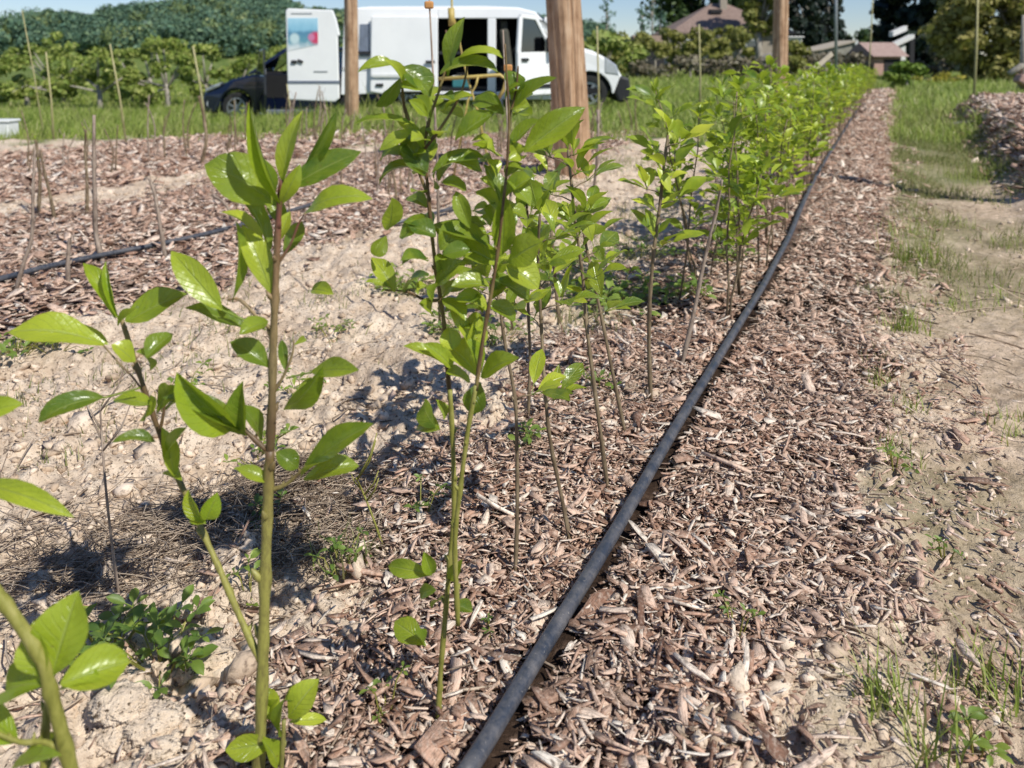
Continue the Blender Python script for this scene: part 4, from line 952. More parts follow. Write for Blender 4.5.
def tree(name, label, x, y, crown, n, size, mat, trunk_h, trunk_r, group=None, cat='tree', limbs=5, tmat='trunk'):
    """crown: list of (dx, dy, z, r)"""
    z0 = hz(x, y); root = empty(name, (x, y, z0)); tag(root, label, cat, group); b = MB()
    cr = np.array(crown, float); top = trunk_h
    b.tube([(0, 0, -.3), (trunk_r * .4, 0, top * .4), (-trunk_r * .3, 0, top)], [trunk_r * 1.25, trunk_r, trunk_r * .7], 8)
    for i in range(min(limbs, len(cr))):
        c = cr[(i * 3) % len(cr)]; e = Vector(c[:3]); s = Vector((0, 0, top * random.uniform(.55, 1)))
        b.tube([s, s.lerp(e, .5) + Vector((0, 0, .05 * c[3])), e], [trunk_r * .6, trunk_r * .4, trunk_r * .15], 6)
    b.build('trunk', tmat, root, smooth=True)
    V, Fq = leaf_cloud(cr[:, :3], cr[:, 3], n, size); link('crown', np_mesh('crown', V, Fq), mat, root)
    return root
def blob_crown(w, dp, z0, z1, n, r):
    out = []
    for i in range(n):
        a = random.uniform(0, 6.28); f = random.random()**.5; t = random.random(); zz = z0 + (z1 - z0) * t; taper = math.sin(math.pi * (.15 + .8 * t)) ** .6
        out.append((w / 2 * f * taper * math.cos(a), dp / 2 * f * taper * math.sin(a), zz, r * random.uniform(.6, 1.2)))
    return out
random.seed(31)
for i, (px, d, w, h, lab) in enumerate(((-25, 31, 3.0, 2.6, 'orchard tree cut by the left border'), (25, 30, 2.6, 2.4, 'orchard tree behind the tallest faint cane'), (62, 33, 2.4, 2.5, 'orchard tree behind the far left cane'), (98, 29, 2.3, 2.1, 'orchard tree with forked pale trunk behind the leaning cane'), (132, 33, 2.0, 2.2, 'low orchard tree right of the leaning cane'),
        (166, 30, 2.4, 2.35, 'orchard tree with a pale straight trunk'), (205, 33, 2.6, 2.3, 'orchard tree directly above the navy car nose'), (240, 31, 2.2, 2.15, 'orchard tree above the navy car bonnet'), (276, 34, 2.6, 2.5, 'orchard tree just left of the open van door'), (150, 38, 3.6, 2.5, 'rear orchard tree in the gap between two trunks'), (50, 40, 4, 2.8, 'rear orchard tree left of the gap'))):
    tree('orchard_tree', lab, P(px, 57, d).x, d, blob_crown(w * 1.1, w, .3, h - .1 + random.uniform(-.3, .35), 17, .33), 1900, .13, 'orchard', .9, .09, 'orchard trees on the left', limbs=6)
for (px, d, w, h, lab) in ((330, 36, 5, 3.2, 'leafy bush behind the van back door'), (470, 38, 7, 2.6, 'leafy bush behind the van roof'), (606, 34, 3, 2.1, 'dark leafy bush behind the van bonnet')):
    tree('bush', lab, P(px, 57, d).x, d, blob_crown(w, 2, .3, h - .3, 18, .5), 1600, .2, 'orchard', .6, .08, 'bushes behind the van', 'bush')
# wooded hill
def hill_wood():
    for nm, mat, cnt, seed, lab in (('hill_wood', 'hill_wood', 1450, 5, 'dark wood covering the distant hill, blue haze painted into its colour'), ('hill_wood', 'hill_light', 330, 6, 'paler fresh green treetops scattered in the hill wood')):
        rg = np.random.default_rng(seed); cents = []; rads = []
        for i in range(cnt):
            y = rg.uniform(118, 240); px = rg.uniform(-90, 640); x = (px - 512) / F * y
            hh = hz(x, y); 
            r = rg.uniform(1.8, 4.0) * (.6 + .4 * min(1, (y - 90) / 90)); sky_line = np.interp(px, [-90, 0, 22, 60, 95, 112, 170, 225, 275, 300, 345, 450, 560, 600, 650], [42, 28, 4, 5, 15, 0, -4, -12, -12, 5, 8, 10, 14, 22, 52]) + rg.exponential(4.0)
            r = min(r, (CAMZ + (57 - sky_line) / F * y - hh - 2.2) / 1.3)
            if r < 1.0: continue
            for k in range(4):
                cents.append((x + rg.normal(0, r * .45), y + rg.normal(0, r * .4), hh + r * .6 + rg.uniform(0, 2.6))); rads.append(r * rg.uniform(.5, .8))
        V, Fq = leaf_cloud(np.array(cents), np.array(rads), len(cents) * 140, .38, .9)
        tag(link(nm, np_mesh(nm, V, Fq), mat), lab, 'wood', kind='stuff')
hill_wood()
def conifer(name, label, px, d, w, h, n, z0=.3):
    cr = []
    for i in range(46):
        t = i / 45; zz = z0 + (h - z0) * t; rr = w / 2 * (1 - t) ** .8 * random.uniform(.5, 1.15); a = i * 2.4
        cr.append((rr * math.cos(a), rr * math.sin(a), zz - .1 * rr, max(.2, w * .21 * (1.15 - t))))
    return tree(name, label, P(px, 57, d).x, d, cr, n, .36, 'conifer', h * .9, .18, limbs=10, group='dark conifers behind the field')
conifer('conifer', 'huge dark conifer on the right overhanging the white gabled house', 924, 46, 5.4, 12, 17000)
conifer('conifer', 'dark conifer just right of the rising wooden post', 794, 75, 5.5, 12, 8000); conifer('conifer', 'tall slim dark conifer behind the metal pole', 824, 80, 4.8, 14, 8000)
tree('broadleaf_tree', 'large dark green tree behind the hipped roof house', P(705, 57, 66).x, 66, blob_crown(10, 6, 2.5, 8.4, 46, 1.5), 9000, .42, 'broad', 3, .3, limbs=8)
tree('broadleaf_tree', 'green tree at the right end of the hipped roof house', P(758, 57, 50).x, 50, blob_crown(2.9, 2.4, 2.7, 7.5, 22, .75), 4200, .26, 'hedge', 3.0, .22, limbs=8)
tree('broadleaf_tree', 'big olive leaved tree at the right border with pale branches', P(1012, 57, 30).x, 30, blob_crown(6.0, 3, .3, 4.9, 110, .66), 21000, .17, 'olive', 2.6, .12, limbs=14)
for (px, d, h, lab) in ((607, 48, 4.3, 'nearly bare thin tree right of the thick post'), (642, 52, 4.0, 'sparse young poplar left of the tall poplar'), (652, 54, 5.2, 'tallest sparse poplar left of the hipped roof house'), (660, 50, 3.6, 'sparse poplar touching the hipped roof edge')):
    tree('poplar', lab, P(px, 57, d).x, d, [(random.uniform(-.25, .25), 0, h * (.35 + .65 * k / 7), .34) for k in range(8)], 230, .16, 'hill_wood', h * .95, .05, 'thin poplars beside the house', limbs=6)
for i, (px, d, w, h, mat, lab) in enumerate(((632, 40, 2.6, 2.32, 'hedge', 'hedge shrub below the small brown roof'), (655, 38, 2.2, 2.2199999999999998, 'hedge', 'hedge shrub right of the small brown roof'), (676, 40, 2.2, 2.4699999999999998, 'hedge', 'hedge shrub below the left roof edge of the house'), (698, 38, 2.2, 2.42, 'hedge', 'hedge shrub behind the cane before the house'),
        (720, 40, 2.4, 2.67, 'hedge', 'yellow green hedge shrub below the chimney'), (737, 39, 1.9, 2.52, 'hedge', 'hedge shrub left of the bright white wall'), (690, 34, 2.2, 1.1, 'drybrush', 'low dry brush under the hedge'), (735, 34, 2.6, 1.1, 'drybrush', 'low grey brush left of the rising post'), (650, 33, 1.8, .9, 'drybrush', 'low dry brush right of the van bumper'),
        (808, 36, 2.6, 1.35, 'drybrush', 'grey bare brush in front of the long stone shed'), (838, 37, 2.4, 1.25, 'drybrush', 'grey bare brush by the metal pole'), (770, 35, 2, 1.0, 'drybrush', 'grey brush left of the long stone shed'))):
    tree('shrub', lab, P(px, 57, d).x, d, blob_crown(w * 1.2, 1.4, .25, h - .2, 14, .36), 1700 if mat == 'hedge' else 600, .15, mat, h * .6, .05, 'shrubs along the field edge', 'shrub', limbs=7)
tree('shrub', 'mixed low shrub before the reddish barn', P(858, 57, 33).x, 33, blob_crown(1.5, 1, .2, 1.0, 10, .3), 700, .14, 'drybrush', .5, .04, 'shrubs along the field edge', 'shrub')
tree('shrub', 'green shrub at the left end of the long stone shed', P(790, 57, 35).x, 35, blob_crown(1.8, 1, .2, 1.5, 12, .34), 1100, .14, 'hedge', .6, .05, 'shrubs along the field edge', 'shrub')
tree('bush', 'round bright green bush in front of the white gabled house', P(907, 57, 23).x, 23, blob_crown(.95, .9, .1, .78, 14, .22), 1500, .10, 'bright_bush', .4, .04, cat='bush')
tree('bush', 'low yellow flowering patch under the olive tree', P(938, 57, 28).x, 28, blob_crown(2.0, 1, .05, .35, 16, .2), 700, .07, 'yellow_bloom', .2, .02, cat='bush')
tree('bush', 'grey leafless bush between conifer and olive tree', P(938, 57, 33).x, 33, blob_crown(1.8, 1.2, .2, 1.3, 12, .3), 500, .12, 'drybrush', .6, .04, cat='bush')
tree('broadleaf_tree', 'distant green trees edge between metal pole and pink shed', P(858, 57, 110).x, 110, blob_crown(9, 4, .8, 4.0, 20, 1.2), 1800, .45, 'broad', 2, .2, cat='tree')

# ------------------------------------------------------------------ buildings
def house():
    d = 55; s = d / F; x0 = P(718, 57, d).x; z0 = hz(x0, d); root = empty('house', (x0, d, z0)); tag(root, 'low house with brownish hipped tile roof and chimney behind the hedge', 'house')
    hw, dp, ez, rz = 4.0, 3.6, 2.55, 4.6
    b = MB().prism([(-hw + .3, -.3), (hw - .3, -.3), (hw - .3, ez), (-hw + .3, ez)], -dp + .3, dp - .3); b.build('wall', 'wall_beige', root)
    vs = [(-hw, -dp, ez), (hw, -dp, ez), (hw, dp, ez), (-hw, dp, ez), (-.5, 0, rz), (.5, 0, rz)]
    b = MB(); b.add([(x, y, z - .12) for x, y, z in vs[:4]] + vs, [(0, 1, 5, 4), (1, 2, 6, 5), (2, 3, 7, 6), (3, 0, 4, 7), (4, 5, 9, 8), (5, 6, 9), (6, 7, 8, 9), (7, 4, 8), (3, 2, 1, 0)]); roof = b.build('roof', 'roof_tile', root)
    c = MB(); c.box((.15, -.55, rz - .15), (.45, .45, 1.1)); c.box((.15, -.55, rz + .45), (.56, .56, .1)); c.build('chimney', 'wall_beige', roof)
    c = MB(); c.box((-.55, -1.25, rz - .62), (.75, .7, .24)); c.build('skylight', 'dark_wall', roof)
    for xx in (-2.4, -.6, 1.4):
        f = MB(); f.box((xx, -dp + .27, 1.5), (1.0, .12, 1.2)); w = f.build('window', 'white_plastic', root)
        MB().box((xx, -dp + .2, 1.5), (.8, .04, 1.0)).build('pane', 'glass', w)
    b = MB().box((3.0, -6.2, 1.0), (.85, .5, 2.2)); b.box((3.0, -6.3, 2.15), (.95, .7, .08)); b.build('white_annex', 'wall_white', root, bevel=.02)
house()
def hut(name, px, d, w, dp, ez, rz, wall, roof, label, rotz=0, asym=0):
    x = P(px, 57, d).x; root = empty(name, (x, d, hz(x, d)), rotz); tag(root, label, 'building')
    MB().prism([(-w / 2, -.3), (w / 2, -.3), (w / 2, ez), (-w / 2, ez)], -dp / 2, dp / 2).build('wall', wall, root)
    o = .25; b = MB(); b.add([(-w / 2 - o, -dp / 2 - o, ez + .003), (w / 2 + o, -dp / 2 - o, ez + .003), (w / 2 + o, dp / 2 + o, ez + .003), (-w / 2 - o, dp / 2 + o, ez + .003), (-w / 2 - o * asym, 0, rz), (w / 2 + o, 0, rz)], [(0, 1, 5, 4), (1, 2, 5), (2, 3, 4, 5), (3, 0, 4), (3, 2, 1, 0)]); b.build('roof', roof, root)
    return root
h = hut('shed', 645, 43, 1.5, 1.5, 1.5, 2.1, 'dark_wall', 'roof_brown', 'small open shed with brown roof left of the house', .3)
h = hut('barn', 876, 38, 1.45, 1.6, .95, 1.62, 'wall_pink', 'roof_red', 'low barn with reddish roof at the end of the row', .25, 1)
MB().box((.22, -.815, .35), (.85, .03, .95)).build('doorway', 'dark_wall', h)
def stone_shed():
    d = 44; x = P(808, 57, d).x; root = empty('long_shed', (x, d, hz(x, d)), .12); tag(root, 'long low grey stone shed with pale sloping roof edge behind the row', 'shed')
    MB().prism([(-2.3, -.3), (2.1, -.3), (2.1, 1.75), (.2, 1.3), (-1.9, 1.05), (-2.3, .7)], -1, 1).build('wall', 'stone_grey', root)
    MB().prism([(-2.35, .72), (-1.92, 1.07), (.2, 1.32), (2.2, 1.78), (2.2, 1.86), (.2, 1.40), (-1.95, 1.14), (-2.42, .76)], -1.15, 1.15).build('roof', 'stone_light', root)
    MB().box((2.16, -1.1, 1.5), (.14, .1, .75)).build('gable_board', 'white_plastic', root)
stone_shed()
def gabled():
    d = 40; x = P(905, 57, d).x; root = empty('gabled_porch', (x, d, hz(x, d))); tag(root, 'white eaves and post of a porch in front of the huge conifer', 'porch')
    MB().prism([(-.75, 1.35), (.3, 1.85), (.3, 2.05), (-.75, 1.55)], -.3, .3).build('lower_eave', 'wall_white', root)
    MB().prism([(-.45, 1.95), (.25, 2.25), (.25, 2.5), (-.45, 2.2)], .35, .8).build('upper_eave', 'wall_white', root)
    MB().prism([(-.33, -.2), (-.03, -.2), (-.03, 1.52), (-.33, 1.4)], -.1, .1).build('post', 'wall_white', root)
    MB().prism([(.5, -.2), (.72, -.2), (.72, 2.1), (.5, 2.0)], .5, .7).build('post', 'dark_wall', root)
gabled()

# ------------------------------------------------------------------ poles, plank and small things
o = MB().tube([P(836, 88, 30), P(836, -60, 30)], [.06, .05], 8).build('metal_pole', 'pole_metal', smooth=True); tag(o, 'slim grey metal pole rising behind the dense row', 'pole')
o = MB().box((0, 0, 0), (.06, .03, .66)).build('plank', 'plank', bevel=.004); o.location = P(814, 69, 10.5); o.rotation_euler = (0, R(52), .2); tag(o, 'pale wooden plank leaning right above the dense row', 'plank')
def log_pile():
    p = G(1016, 98); p.y = 20; p.x = P(1022, 60, 20).x; root = empty('cut_branches', (p.x, 20, hz(p.x, 20))); tag(root, 'cut tree branches with reddish sawn end at the right border', 'branches')
    b = MB(); b.tube([(-.3, 0, .55), (.1, .1, .75), (1.0, .3, 1.3)], [.07, .09, .07], 8); b.tube([(.1, .2, -.1), (.1, .1, .8), (.0, 0, 2.0)], [.10, .08, .04], 8); b.build('branch', 'trunk', root, smooth=True)
    MB().box((.05, -.1, .33), (.5, .3, .22), Matrix.Rotation(.5, 3, 'Y')).build('sawn_end', 'wall_pink', root, bevel=.04)
log_pile()
def bucket():
    d = 9.6; p = P(3, 132, d); root = empty('white_box', (p.x, d, hz(p.x, d))); tag(root, 'white plastic crate in the grass at the left border', 'crate')
    b = MB(); b.box((0, 0, .10), (.26, .22, .2)); b.build('body', 'white_plastic', root, bevel=.015); MB().box((0, 0, .215), (.29, .25, .03)).build('lid', 'white_plastic', root, bevel=.008)
bucket()
def trestle():
    d = 6.2; p = G(470, 178); d = p.y; root = empty('yellow_trestle', p); tag(root, 'thin yellow tubular trestle standing behind the middle sapling', 'trestle')
    b = MB()
    b.tube([P(438, 79, d), P(470, 77, d), P(500, 75, d), P(506, 79, d), P(504, 89, d), P(498, 99, d)], 3.8 / 2 / F * d, 8); b.build('crossbar', 'yellow_paint', root, smooth=True)
    b = MB(); b.tube([P(451, -30, d + .03), P(452, 10, d + .03), P(460, 45, d + .03), P(468, 80, d + .03), P(478, 112, d + .03), P(494, 190, d + .03)], 2.2 / 2 / F * d, 8); b.build('leg', 'yellow_paint', root, smooth=True)
    b = MB(); b.tube([P(478, 77, d - .03), P(476, 85, d - .03), P(468, 100, d - .03), P(452, 186, d - .03)], 1.9 / 2 / F * d, 8); b.build('leg', 'yellow_paint', root, smooth=True)
    b = MB(); b.tube([P(451, 8, d), P(452, 26, d)], 7 / 2 / F * d, 8); b.build('sleeve', 'yellow_paint', root, smooth=True)
    for o in root.children: o.matrix_parent_inverse = Matrix.Translation(-Vector(p))
trestle()
def tagstick(px0, py0, px1, py1, knob, label):
    g = G(px0, py0); d = g.y; root = empty('tagged_stick', g); tag(root, label, 'stick')
    a = P(px0, py0 + 3, d); t = P(px1, py1, d); b = MB(); b.tube([a, a.lerp(t, .5) + Vector((.01, 0, 0)), t], [.006, .005, .003], 6); attach(b.build('stick', 'whip', smooth=True), root)
    k = P(*knob, d); b = MB(); b.box(k, (.03, .02, .025)); attach(b.build('clip', 'orange_plastic', bevel=.005), root)
tagstick(512, 330, 503, 30, (508, 68), 'bare stick with small orange clip in front of the van doorway')
tagstick(440, 330, 429, -6, (429, 5), 'bare stick with orange clip at the top before the van side')

# ------------------------------------------------------------------ white van
def van():
    D = 14.0; x0 = 0; root = empty('van', (x0, D + .95, .0)); tag(root, 'white delivery van with sliding side door and rear door open', 'van')
    XM = lambda px: (px - 512) / (F / D); ZM = lambda py: CAMZ - (py - 57) / (F / D)
    y0, y1 = -.95, .95
    def tum(v):   # tumblehome
        if v.z > 1.0: v.y *= 1 - .10 * (v.z - 1.0)
        return v
    def arch(cx, cz, r, a0=180, a1=0, n=12): return [(cx + r * math.cos(R(a0 + (a1 - a0) * k / n)), cz + r * math.sin(R(a0 + (a1 - a0) * k / n))) for k in range(n + 1)]
    rw, fw, wz, wr = -1.82, 1.36, .31, .31
    b = MB()
    # near side: rear quarter, rail, sill, pillar, wing
    b.prism([(-3.0, .28)] + arch(rw, wz, .38) + [(-1.30, .28), (-1.30, 1.80), (-2.82, 1.80), (-2.94, 1.66)][0:] , y0, y0 + .05)
    b.prism([(-1.30, 1.62), (.16, 1.62), (.55, 1.58), (.42, 1.72), (.1, 1.80), (-1.30, 1.80)], y0, y0 + .05)
    b.prism([(-1.30, .20), (.90, .20), (.90, .34), (-1.30, .34)], y0, y0 + .05)
    b.prism([(-.43, .34), (-.28, .34), (-.28, 1.62), (-.43, 1.62)], y0, y0 + .06)
    b.prism([(.72, .28), (.94, .28)] + arch(fw, wz, .39) + [(1.78, .30), (1.90, .62), (1.80, .80), (1.50, .98), (1.05, 1.12), (.72, 1.10)], y0, y0 + .06)
    b.prism([(.55, 1.58), (.98, 1.12), (1.06, 1.12), (.58, 1.66)], y0, y0 + .06)
    # far side
    b.prism([(-3.0, .28), (1.78, .30), (1.90, .62), (1.80, .80), (1.50, .98), (1.05, 1.12), (.55, 1.58), (.42, 1.72), (.1, 1.80), (-2.82, 1.80), (-2.94, 1.66)], y1 - .05, y1)
    # roof, bonnet, nose, rear frame, floor
    b.prism([(-2.94, 1.66), (-2.82, 1.80), (-2.5, 1.83), (-.5, 1.84), (.1, 1.815), (.42, 1.735), (.42, 1.70), (.1, 1.775), (-2.80, 1.77), (-2.90, 1.66)], y0 + .02, y1 - .02)
    b.prism([(1.02, 1.10), (1.06, 1.15), (1.40, 1.06), (1.66, .92), (1.86, .72), (1.95, .56), (1.86, .55), (1.60, .88), (1.35, 1.0)], y0 + .03, y1 - .03)
    b.prism([(-3.0, .28), (-2.95, .28), (-2.88, 1.66), (-2.94, 1.66)], y1 - .3, y1 - .05)
    b.map(tum); body = b.build('body', 'white_paint', root, bevel=.018)
    b = MB(); b.prism([(-2.95, .30), (1.7, .30), (1.7, .40), (-2.95, .40)], y0 + .06, y1 - .06); b.prism([(-2.9, .4), (.5, .4), (.5, 1.75), (-2.85, 1.75)], y1 - .12, y1 - .06); b.prism([(-2.9, 1.72), (.1, 1.72), (.1, 1.765), (-2.9, 1.765)], y0 + .1, y1 - .13); b.box((-.22, .1, 1.05), (.05, 1.5, 1.3)); b.box((.75, 0, .75), (.5, 1.6, .55)); b.box((1.36, 0, .6), (.9, 1.7, .5)); b.build('interior_shade_panels', 'interior', root)  # near-black panels added so the open van looks shaded inside
    b = MB(); b.prism([(1.86, .14), (2.05, .16), (2.08, .40), (2.06, .58), (1.93, .62), (1.80, .60), (1.80, .3)], y0 + .01, y1 - .01); b.build('bumper', 'black_plastic', root, bevel=.05)
    b = MB(); b.prism([(-3.12, .30), (-2.99, .30), (-2.99, .60), (-3.12, .55)], y0 + .02, y1 - .02); b.box((-3.2, .0, .32), (.25, .08, .06)); b.build('rear_bumper', 'black_plastic', root, bevel=.02)
    b = MB(); b.prism([(1.62, .66), (1.88, .62), (1.83, .80), (1.62, .95)], y0 - .012, y0 + .1); b.build('headlight', 'chrome_lamp', root, bevel=.02)
    b = MB(); b.prism([(1.62, .66), (1.88, .62), (1.83, .80), (1.62, .95)], y1 - .1, y1 + .012); b.build('headlight', 'chrome_lamp', root, bevel=.02)
    b = MB(); b.prism([(.44, 1.70), (.47, 1.71), (1.05, 1.14), (1.02, 1.13)], y0 + .1, y1 - .1); b.map(tum); b.build('windscreen', 'glass', root)
    b = MB(); b.prism([(-2.66, .96), (-2.50, .96), (-2.50, 1.52), (-2.66, 1.52)], y0 - .006, y0 + .04); b.map(tum); b.build('quarter_panel', 'panel_grey', root)
    for wx in (rw, fw):
        for sy in (-1, 1):
            yy = y0 + .04 if sy < 0 else y1 - .25
            w = MB().disc_y((wx, wz), wr, yy, yy + .21, 32, .2).build('wheel', 'rubber', root, bevel=.02)
            rim = MB(); rim.disc_y((wx, wz), .20, yy + .03, yy + .16, 24, .16); 
            for k in range(6):
                a = k * math.pi / 3; rim.box((wx + .09 * math.cos(a), yy + (.04 if sy < 0 else .16), wz + .09 * math.sin(a)), (.17, .03, .05), Matrix.Rotation(-a, 3, 'Y'))
            rim.build('rim', 'alloy', w)
    b = MB(); b.box((-1.02, y0 - .012, .275), (1.0, .02, .04)); b.box((-2.72, y0 - .004, 1.60), (.012, .012, .3)); b.box((-2.75, y0 - .004, .75), (.5, .012, .01)); b.box((-1.4, y0 + .055, 1.795), (2.6, .03, .02)); b.map(tum); b.build('trim', 'black_plastic', root)
    # sliding door, slid back along the side
    s = MB(); s.prism([(-2.47, .34), (-2.25, .30), (-2.22, .34), (-1.44, .34), (-1.29, .34), (-1.29, 1.66), (-2.45, 1.66)], y0 - .10, y0 - .05); s.map(tum); sd = s.build('sliding_door', 'white_paint', root, bevel=.02)
    MB().box((-1.42, y0 - .115, .86), (.16, .03, .05)).build('handle', 'black_plastic', sd, bevel=.008)
    MB().box((-1.88, y0 - .112, .62), (1.1, .02, .06)).build('rub_strip', 'white_plastic', sd, bevel=.008)
    MB().box((-2.3, y0 - .112, .46), (.13, .02, .05)).build('vent', 'black_plastic', sd, bevel=.005)
    MB().box((-1.85, y0 - .02, 1.02), (1.9, .02, .05)).map(tum).build('door_rail', 'black_plastic', body)
    # front passenger door swung open
    hx, th, w = .70, R(50), 1.0
    def hinge(v):   # local x measured from hinge towards the rear, y outward thickness
        return Vector((hx - v.x * math.cos(th) + v.y * math.sin(th), y0 - v.x * math.sin(th) - v.y * math.cos(th), v.z))
    # v.x along the door (0 hinge .. w), v.y outward
    fr = MB(); fr.prism([(0, .30), (w, .30), (w, 1.02), (0, 1.04)], 0, .06); fr.prism([(w - .09, 1.02), (w, 1.02), (w - .05, 1.62), (w - .14, 1.60)], 0, .05); fr.prism([(.0, 1.04), (.08, 1.04), (.52, 1.57), (w - .1, 1.59), (w - .08, 1.65), (.48, 1.64)], 0, .05)
    fr.map(hinge); dr = fr.build('front_door', 'white_paint', root, bevel=.012)
    g = MB(); g.prism([(.09, 1.03), (w - .09, 1.02), (w - .13, 1.59), (.52, 1.57)], .02, .028); g.map(hinge); g.build('window', 'glass', dr)
    g = MB(); g.box((w - .16, .075, .90), (.17, .03, .05)); g.map(hinge); g.build('handle', 'black_plastic', dr)
    g = MB(); g.box((.22, .16, 1.16), (.09, .20, .26)); g.map(hinge); g.build('mirror', 'black_plastic', dr, bevel=.03)
    g = MB(); g.box((.5, .068, .45), (.8, .02, .07)); g.map(hinge); g.build('rub_strip', 'black_plastic', dr)
    # rear door swung out in line with the side
    r = MB(); r.prism([(-3.92, .20), (-3.10, .16), (-3.02, .22), (-3.04, 1.30), (-3.00, 1.32), (-3.06, 1.60), (-3.12, 1.76), (-3.90, 1.79), (-3.94, 1.75)], y0 - .03, y0 + .03); rd = r.build('rear_door', 'white_paint', root, bevel=.02)
    MB().prism([(-3.90, 1.05), (-3.38, 1.16), (-3.38, 1.62), (-3.90, 1.62)], y0 - .036, y0 - .031).build('sticker', 'sticker_print', rd)
    MB().box((-3.46, y0 - .034, .508), (.90, .014, .045)).build('groove', 'panel_grey', rd)
    h = MB(); h.box((-3.80, y0 - .045, .86), (.09, .03, .06)); h.box((-3.69, y0 - .045, .87), (.10, .03, .05), Matrix.Rotation(.4, 3, 'Y')); h.build('handle', 'black_plastic', rd, bevel=.008)
    h = MB(); h.box((-3.34, y0 - .034, .69), (.24, .006, .022)); h.box((-3.66, y0 - .034, 1.70), (.36, .006, .018)); h.build('lettering', 'pole_metal', rd)
    # seat seen through the front doorway
    s = MB(); s.box((.02, -.55, .62), (.5, .5, .18)); s.box((-.10, -.55, 1.05), (.16, .5, .8), Matrix.Rotation(-.12, 3, 'Y')); s.box((-.14, -.55, 1.50), (.12, .28, .2)); s.build('seat', 'seat_cloth', root, bevel=.05)
    for o in root.children: 
        if o.name.startswith('body'): pass
van()
def car():
    D = 17.0; zb = -.47; s = F / D; root = empty('car', (0, D + .86, zb)); tag(root, 'dark navy hatchback parked behind the van, its front door open', 'car'); root.scale = (1, 1, 1.1)
    XM = lambda px: (px - 512) / s; X0 = XM(198)      # front end; the car points left
    y0, y1 = -.86, .86; f = lambda pts: [(X0 + a, z) for a, z in pts]
    def arch(cx, cz, r, n=12): return [(cx + r * math.cos(R(180 - 180 * k / n)), cz + r * math.sin(R(180 - 180 * k / n))) for k in range(n + 1)]
    b = MB(); fwx, rwx = .80, 3.28
    low = f([(.02, .22), (.30, .18)] + arch(fwx, .30, .35) + [(1.2, .18), (2.9, .18)] + arch(rwx, .30, .35) + [(3.7, .2), (4.02, .3), (4.05, .75), (3.95, .95), (3.7, 1.0), (2.2, .97), (1.15, .95), (.75, .86), (.32, .70), (.08, .58), (.0, .45)])
    b.prism(low, y0, y1)
    def taper(v):
        dx = v.x - X0
        if dx < .7: v.y *= 1 - .18 * ((.7 - dx) / .7) ** 2
        if v.z > .95: v.y *= 1 - .22 * (v.z - .95) / .5
        return v
    b.map(taper); body = b.build('body', 'navy_paint', root, bevel=.05)
    b = MB(); b.prism(f([(1.65, 1.42), (1.95, 1.48), (2.8, 1.49), (3.5, 1.40), (3.9, 1.15), (3.85, 1.12), (3.45, 1.35), (2.8, 1.44), (1.98, 1.43)]), y0 + .04, y1 - .04)
    for yy in (y0 + .02, y1 - .07):
        b.prism(f([(1.02, .95), (1.12, .95), (1.95, 1.46), (1.80, 1.46)]), yy, yy + .05); b.prism(f([(2.38, .96), (2.48, .96), (2.46, 1.46), (2.38, 1.46)]), yy, yy + .05); b.prism(f([(3.4, .98), (3.8, .98), (3.8, 1.2), (3.42, 1.38)]), yy, yy + .05)
    b.map(taper); b.build('roof', 'navy_paint', root, bevel=.02)
    b = MB(); b.prism(f([(1.08, .96), (1.11, .96), (1.90, 1.45), (1.86, 1.45)]), y0 + .08, y1 - .08); b.map(taper); b.build('windscreen', 'glass', root)
    b = MB(); b.prism(f([(2.5, .98), (3.4, .98), (3.42, 1.36), (2.48, 1.43)]), y0 + .03, y0 + .05); b.map(taper); b.build('window', 'glass', root)
    b = MB(); b.prism(f([(1.35, .5), (2.4, .5), (2.4, .95), (1.35, .95)]), y0 - .004, y0 + .02); b.box((X0 + 2.3, -.4, 1.05), (.16, .5, .75)); b.box((X0 + 2.3, .4, 1.05), (.16, .5, .75)); b.box((X0 + 1.45, 0, .85), (.4, 1.4, .3)); b.map(taper); b.build('interior', 'interior', root)
    for yy in (y0, y1):
        b = MB(); b.prism(f([(.10, .60), (.45, .72), (.50, .80), (.30, .74), (.12, .66)]), yy - .02 if yy < 0 else yy - .12, yy + .12 if yy < 0 else yy + .02); b.map(taper); b.build('headlight', 'chrome_lamp', root, bevel=.015)
    b = MB(); b.prism(f([(-.02, .30), (.03, .22), (.25, .22), (.25, .42), (.02, .46)]), y0 + .12, y1 - .12); b.build('bumper', 'black_plastic', root, bevel=.03)
    b = MB(); b.disc_y((X0 + .20, .38), .07, y0 + .10, y0 + .18, 16); b.build('fog_lamp', 'chrome_lamp', root)
    b = MB(); b.box((X0 + 2.0, y0 - .01, .22), (1.4, .05, .1)); b.build('sill', 'panel_grey', root, bevel=.02)
    for wx in (fwx, rwx):
        for sy in (-1, 1):
            yy = y0 + .0 if sy < 0 else y1 - .2
            w = MB().disc_y((X0 + wx, .30), .30, yy, yy + .2, 32, .2).build('wheel', 'rubber', root, bevel=.02)
            rim = MB(); rim.disc_y((X0 + wx, .30), .215, yy + .01, yy + .15, 24, .18)
            for k in range(7):
                a = k * 2 * math.pi / 7; rim.box((X0 + wx + .1 * math.cos(a), yy + (.02 if sy < 0 else .16), .30 + .1 * math.sin(a)), (.19, .03, .035), Matrix.Rotation(-a, 3, 'Y'))
            rim.disc_y((X0 + wx, .30), .05, yy + .0, yy + .04, 12); rim.build('rim', 'alloy', w)
    hx, th = X0 + 1.22, R(63)
    def hinge(v): return Vector((hx + v.x * math.cos(th) - v.y * math.sin(th) * -1, y0 - v.x * math.sin(th) - v.y * math.cos(th), v.z))
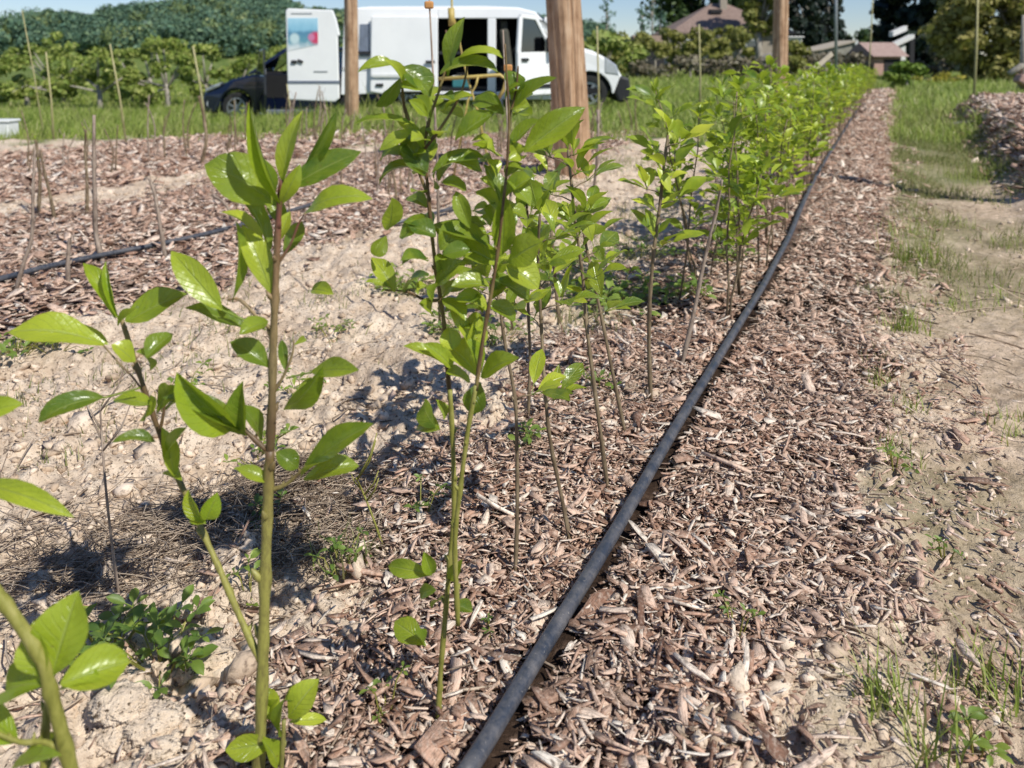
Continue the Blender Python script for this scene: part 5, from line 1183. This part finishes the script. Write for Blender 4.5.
    d = MB(); d.prism([(0, .24), (.98, .24), (1.02, .6), (1.0, .95), (0, .94)], 0, .07); d.prism([(.9, .95), (1.0, .95), (.98, 1.40), (.9, 1.38)], 0, .05); d.prism([(.0, .94), (.12, .94), (.58, 1.36), (.98, 1.37), (.98, 1.44), (.52, 1.42)], 0, .05); d.map(hinge); dr = d.build('front_door', 'navy_paint', root, bevel=.015)
    g = MB(); g.prism([(.12, .945), (.9, .95), (.9, 1.37), (.58, 1.355)], .02, .03); g.map(hinge); g.build('window', 'glass', dr)
    g = MB(); g.box((.16, .16, 1.0), (.12, .2, .14)); g.map(hinge); g.build('mirror', 'chrome_lamp', dr, bevel=.03)
    g = MB(); g.box((.85, .08, .80), (.17, .03, .04)); g.map(hinge); g.build('handle', 'navy_paint', dr)
car()
def bag():
    d = 12.6; p = P(492, 108, d); root = empty('work_bag', (p.x, d, hz(p.x, d))); tag(root, 'dark blue grey work bag on the grass before the van doorway', 'bag')
    b = MB(); b.box((0, 0, .16), (.34, .22, .32)); b.build('body', 'bag_cloth', root, bevel=.06); MB().tube([(-.08, 0, .3), (-.06, 0, .40), (.06, 0, .40), (.08, 0, .3)], .014, 6).build('handle', 'bag_cloth', root, smooth=True)
    p = P(461, 97, 14.3); root = empty('tool_box', (p.x, 14.35, .402)); tag(root, 'small teal toolbox on the van floor inside the side door', 'toolbox')
    MB().box((0, 0, .09), (.3, .22, .18)).build('body', 'teal_plastic', root, bevel=.015); MB().box((0, 0, .195), (.31, .23, .025)).build('lid', 'white_plastic', root, bevel=.006); MB().tube([(-.07, 0, .2), (-.07, 0, .25), (.07, 0, .25), (.07, 0, .2)], .01, 6).build('handle', 'black_plastic', root)
bag()

# ------------------------------------------------------------------ world, sun, camera
SUN_EL = R(48); sx_, sy_ = .72, -.69       # sun stands to the right and a little behind the viewer
az = math.atan2(sx_, sy_)                  # clockwise from +Y
w = bpy.data.worlds.new('World'); scene.world = w; w.use_nodes = True
nt = w.node_tree; bg = nt.nodes['Background']
sky = nt.nodes.new('ShaderNodeTexSky'); sky.sky_type = 'NISHITA'; sky.sun_disc = False; sky.sun_elevation = SUN_EL; sky.sun_rotation = az; sky.air_density = 1.0; sky.dust_density = .0; sky.ozone_density = 2.0
tint = nt.nodes.new('ShaderNodeMix'); tint.data_type = 'RGBA'; tint.blend_type = 'MULTIPLY'; tint.inputs[0].default_value = 1; tint.inputs[7].default_value = (.90, .98, 1.2, 1)
nt.links.new(sky.outputs[0], tint.inputs[6]); nt.links.new(tint.outputs[2], bg.inputs[0]); bg.inputs[1].default_value = .088
sun = bpy.data.lights.new('sun', 'SUN'); sun.energy = 5.0; sun.angle = R(.55); sun.color = (1, .97, .885)
so = bpy.data.objects.new('sun', sun); COL.objects.link(so)
dirv = Vector((sx_ * math.cos(SUN_EL), sy_ * math.cos(SUN_EL), math.sin(SUN_EL)))
so.rotation_euler = dirv.to_track_quat('Z', 'Y').to_euler(); so.location = (6, -5, 8)

cam = bpy.data.cameras.new('camera'); co = bpy.data.objects.new('camera', cam); COL.objects.link(co)
cam.sensor_width = 36; cam.lens = F / W * 36; cam.clip_end = 5000; cam.clip_start = .05
cam.shift_y = (CY - 384) / W
co.location = (0, 0, CAMZ); co.rotation_euler = (R(90) - PITCH, 0, 0)
cam.dof.use_dof = True; cam.dof.focus_distance = 1.55; cam.dof.aperture_fstop = 4.8
scene.camera = co
scene.view_settings.view_transform = 'Standard'; scene.view_settings.look = 'None'; scene.view_settings.exposure = 0
scene.render.engine = 'CYCLES'; scene.cycles.use_denoising = True; scene.cycles.max_bounces = 6; scene.cycles.transparent_max_bounces = 8
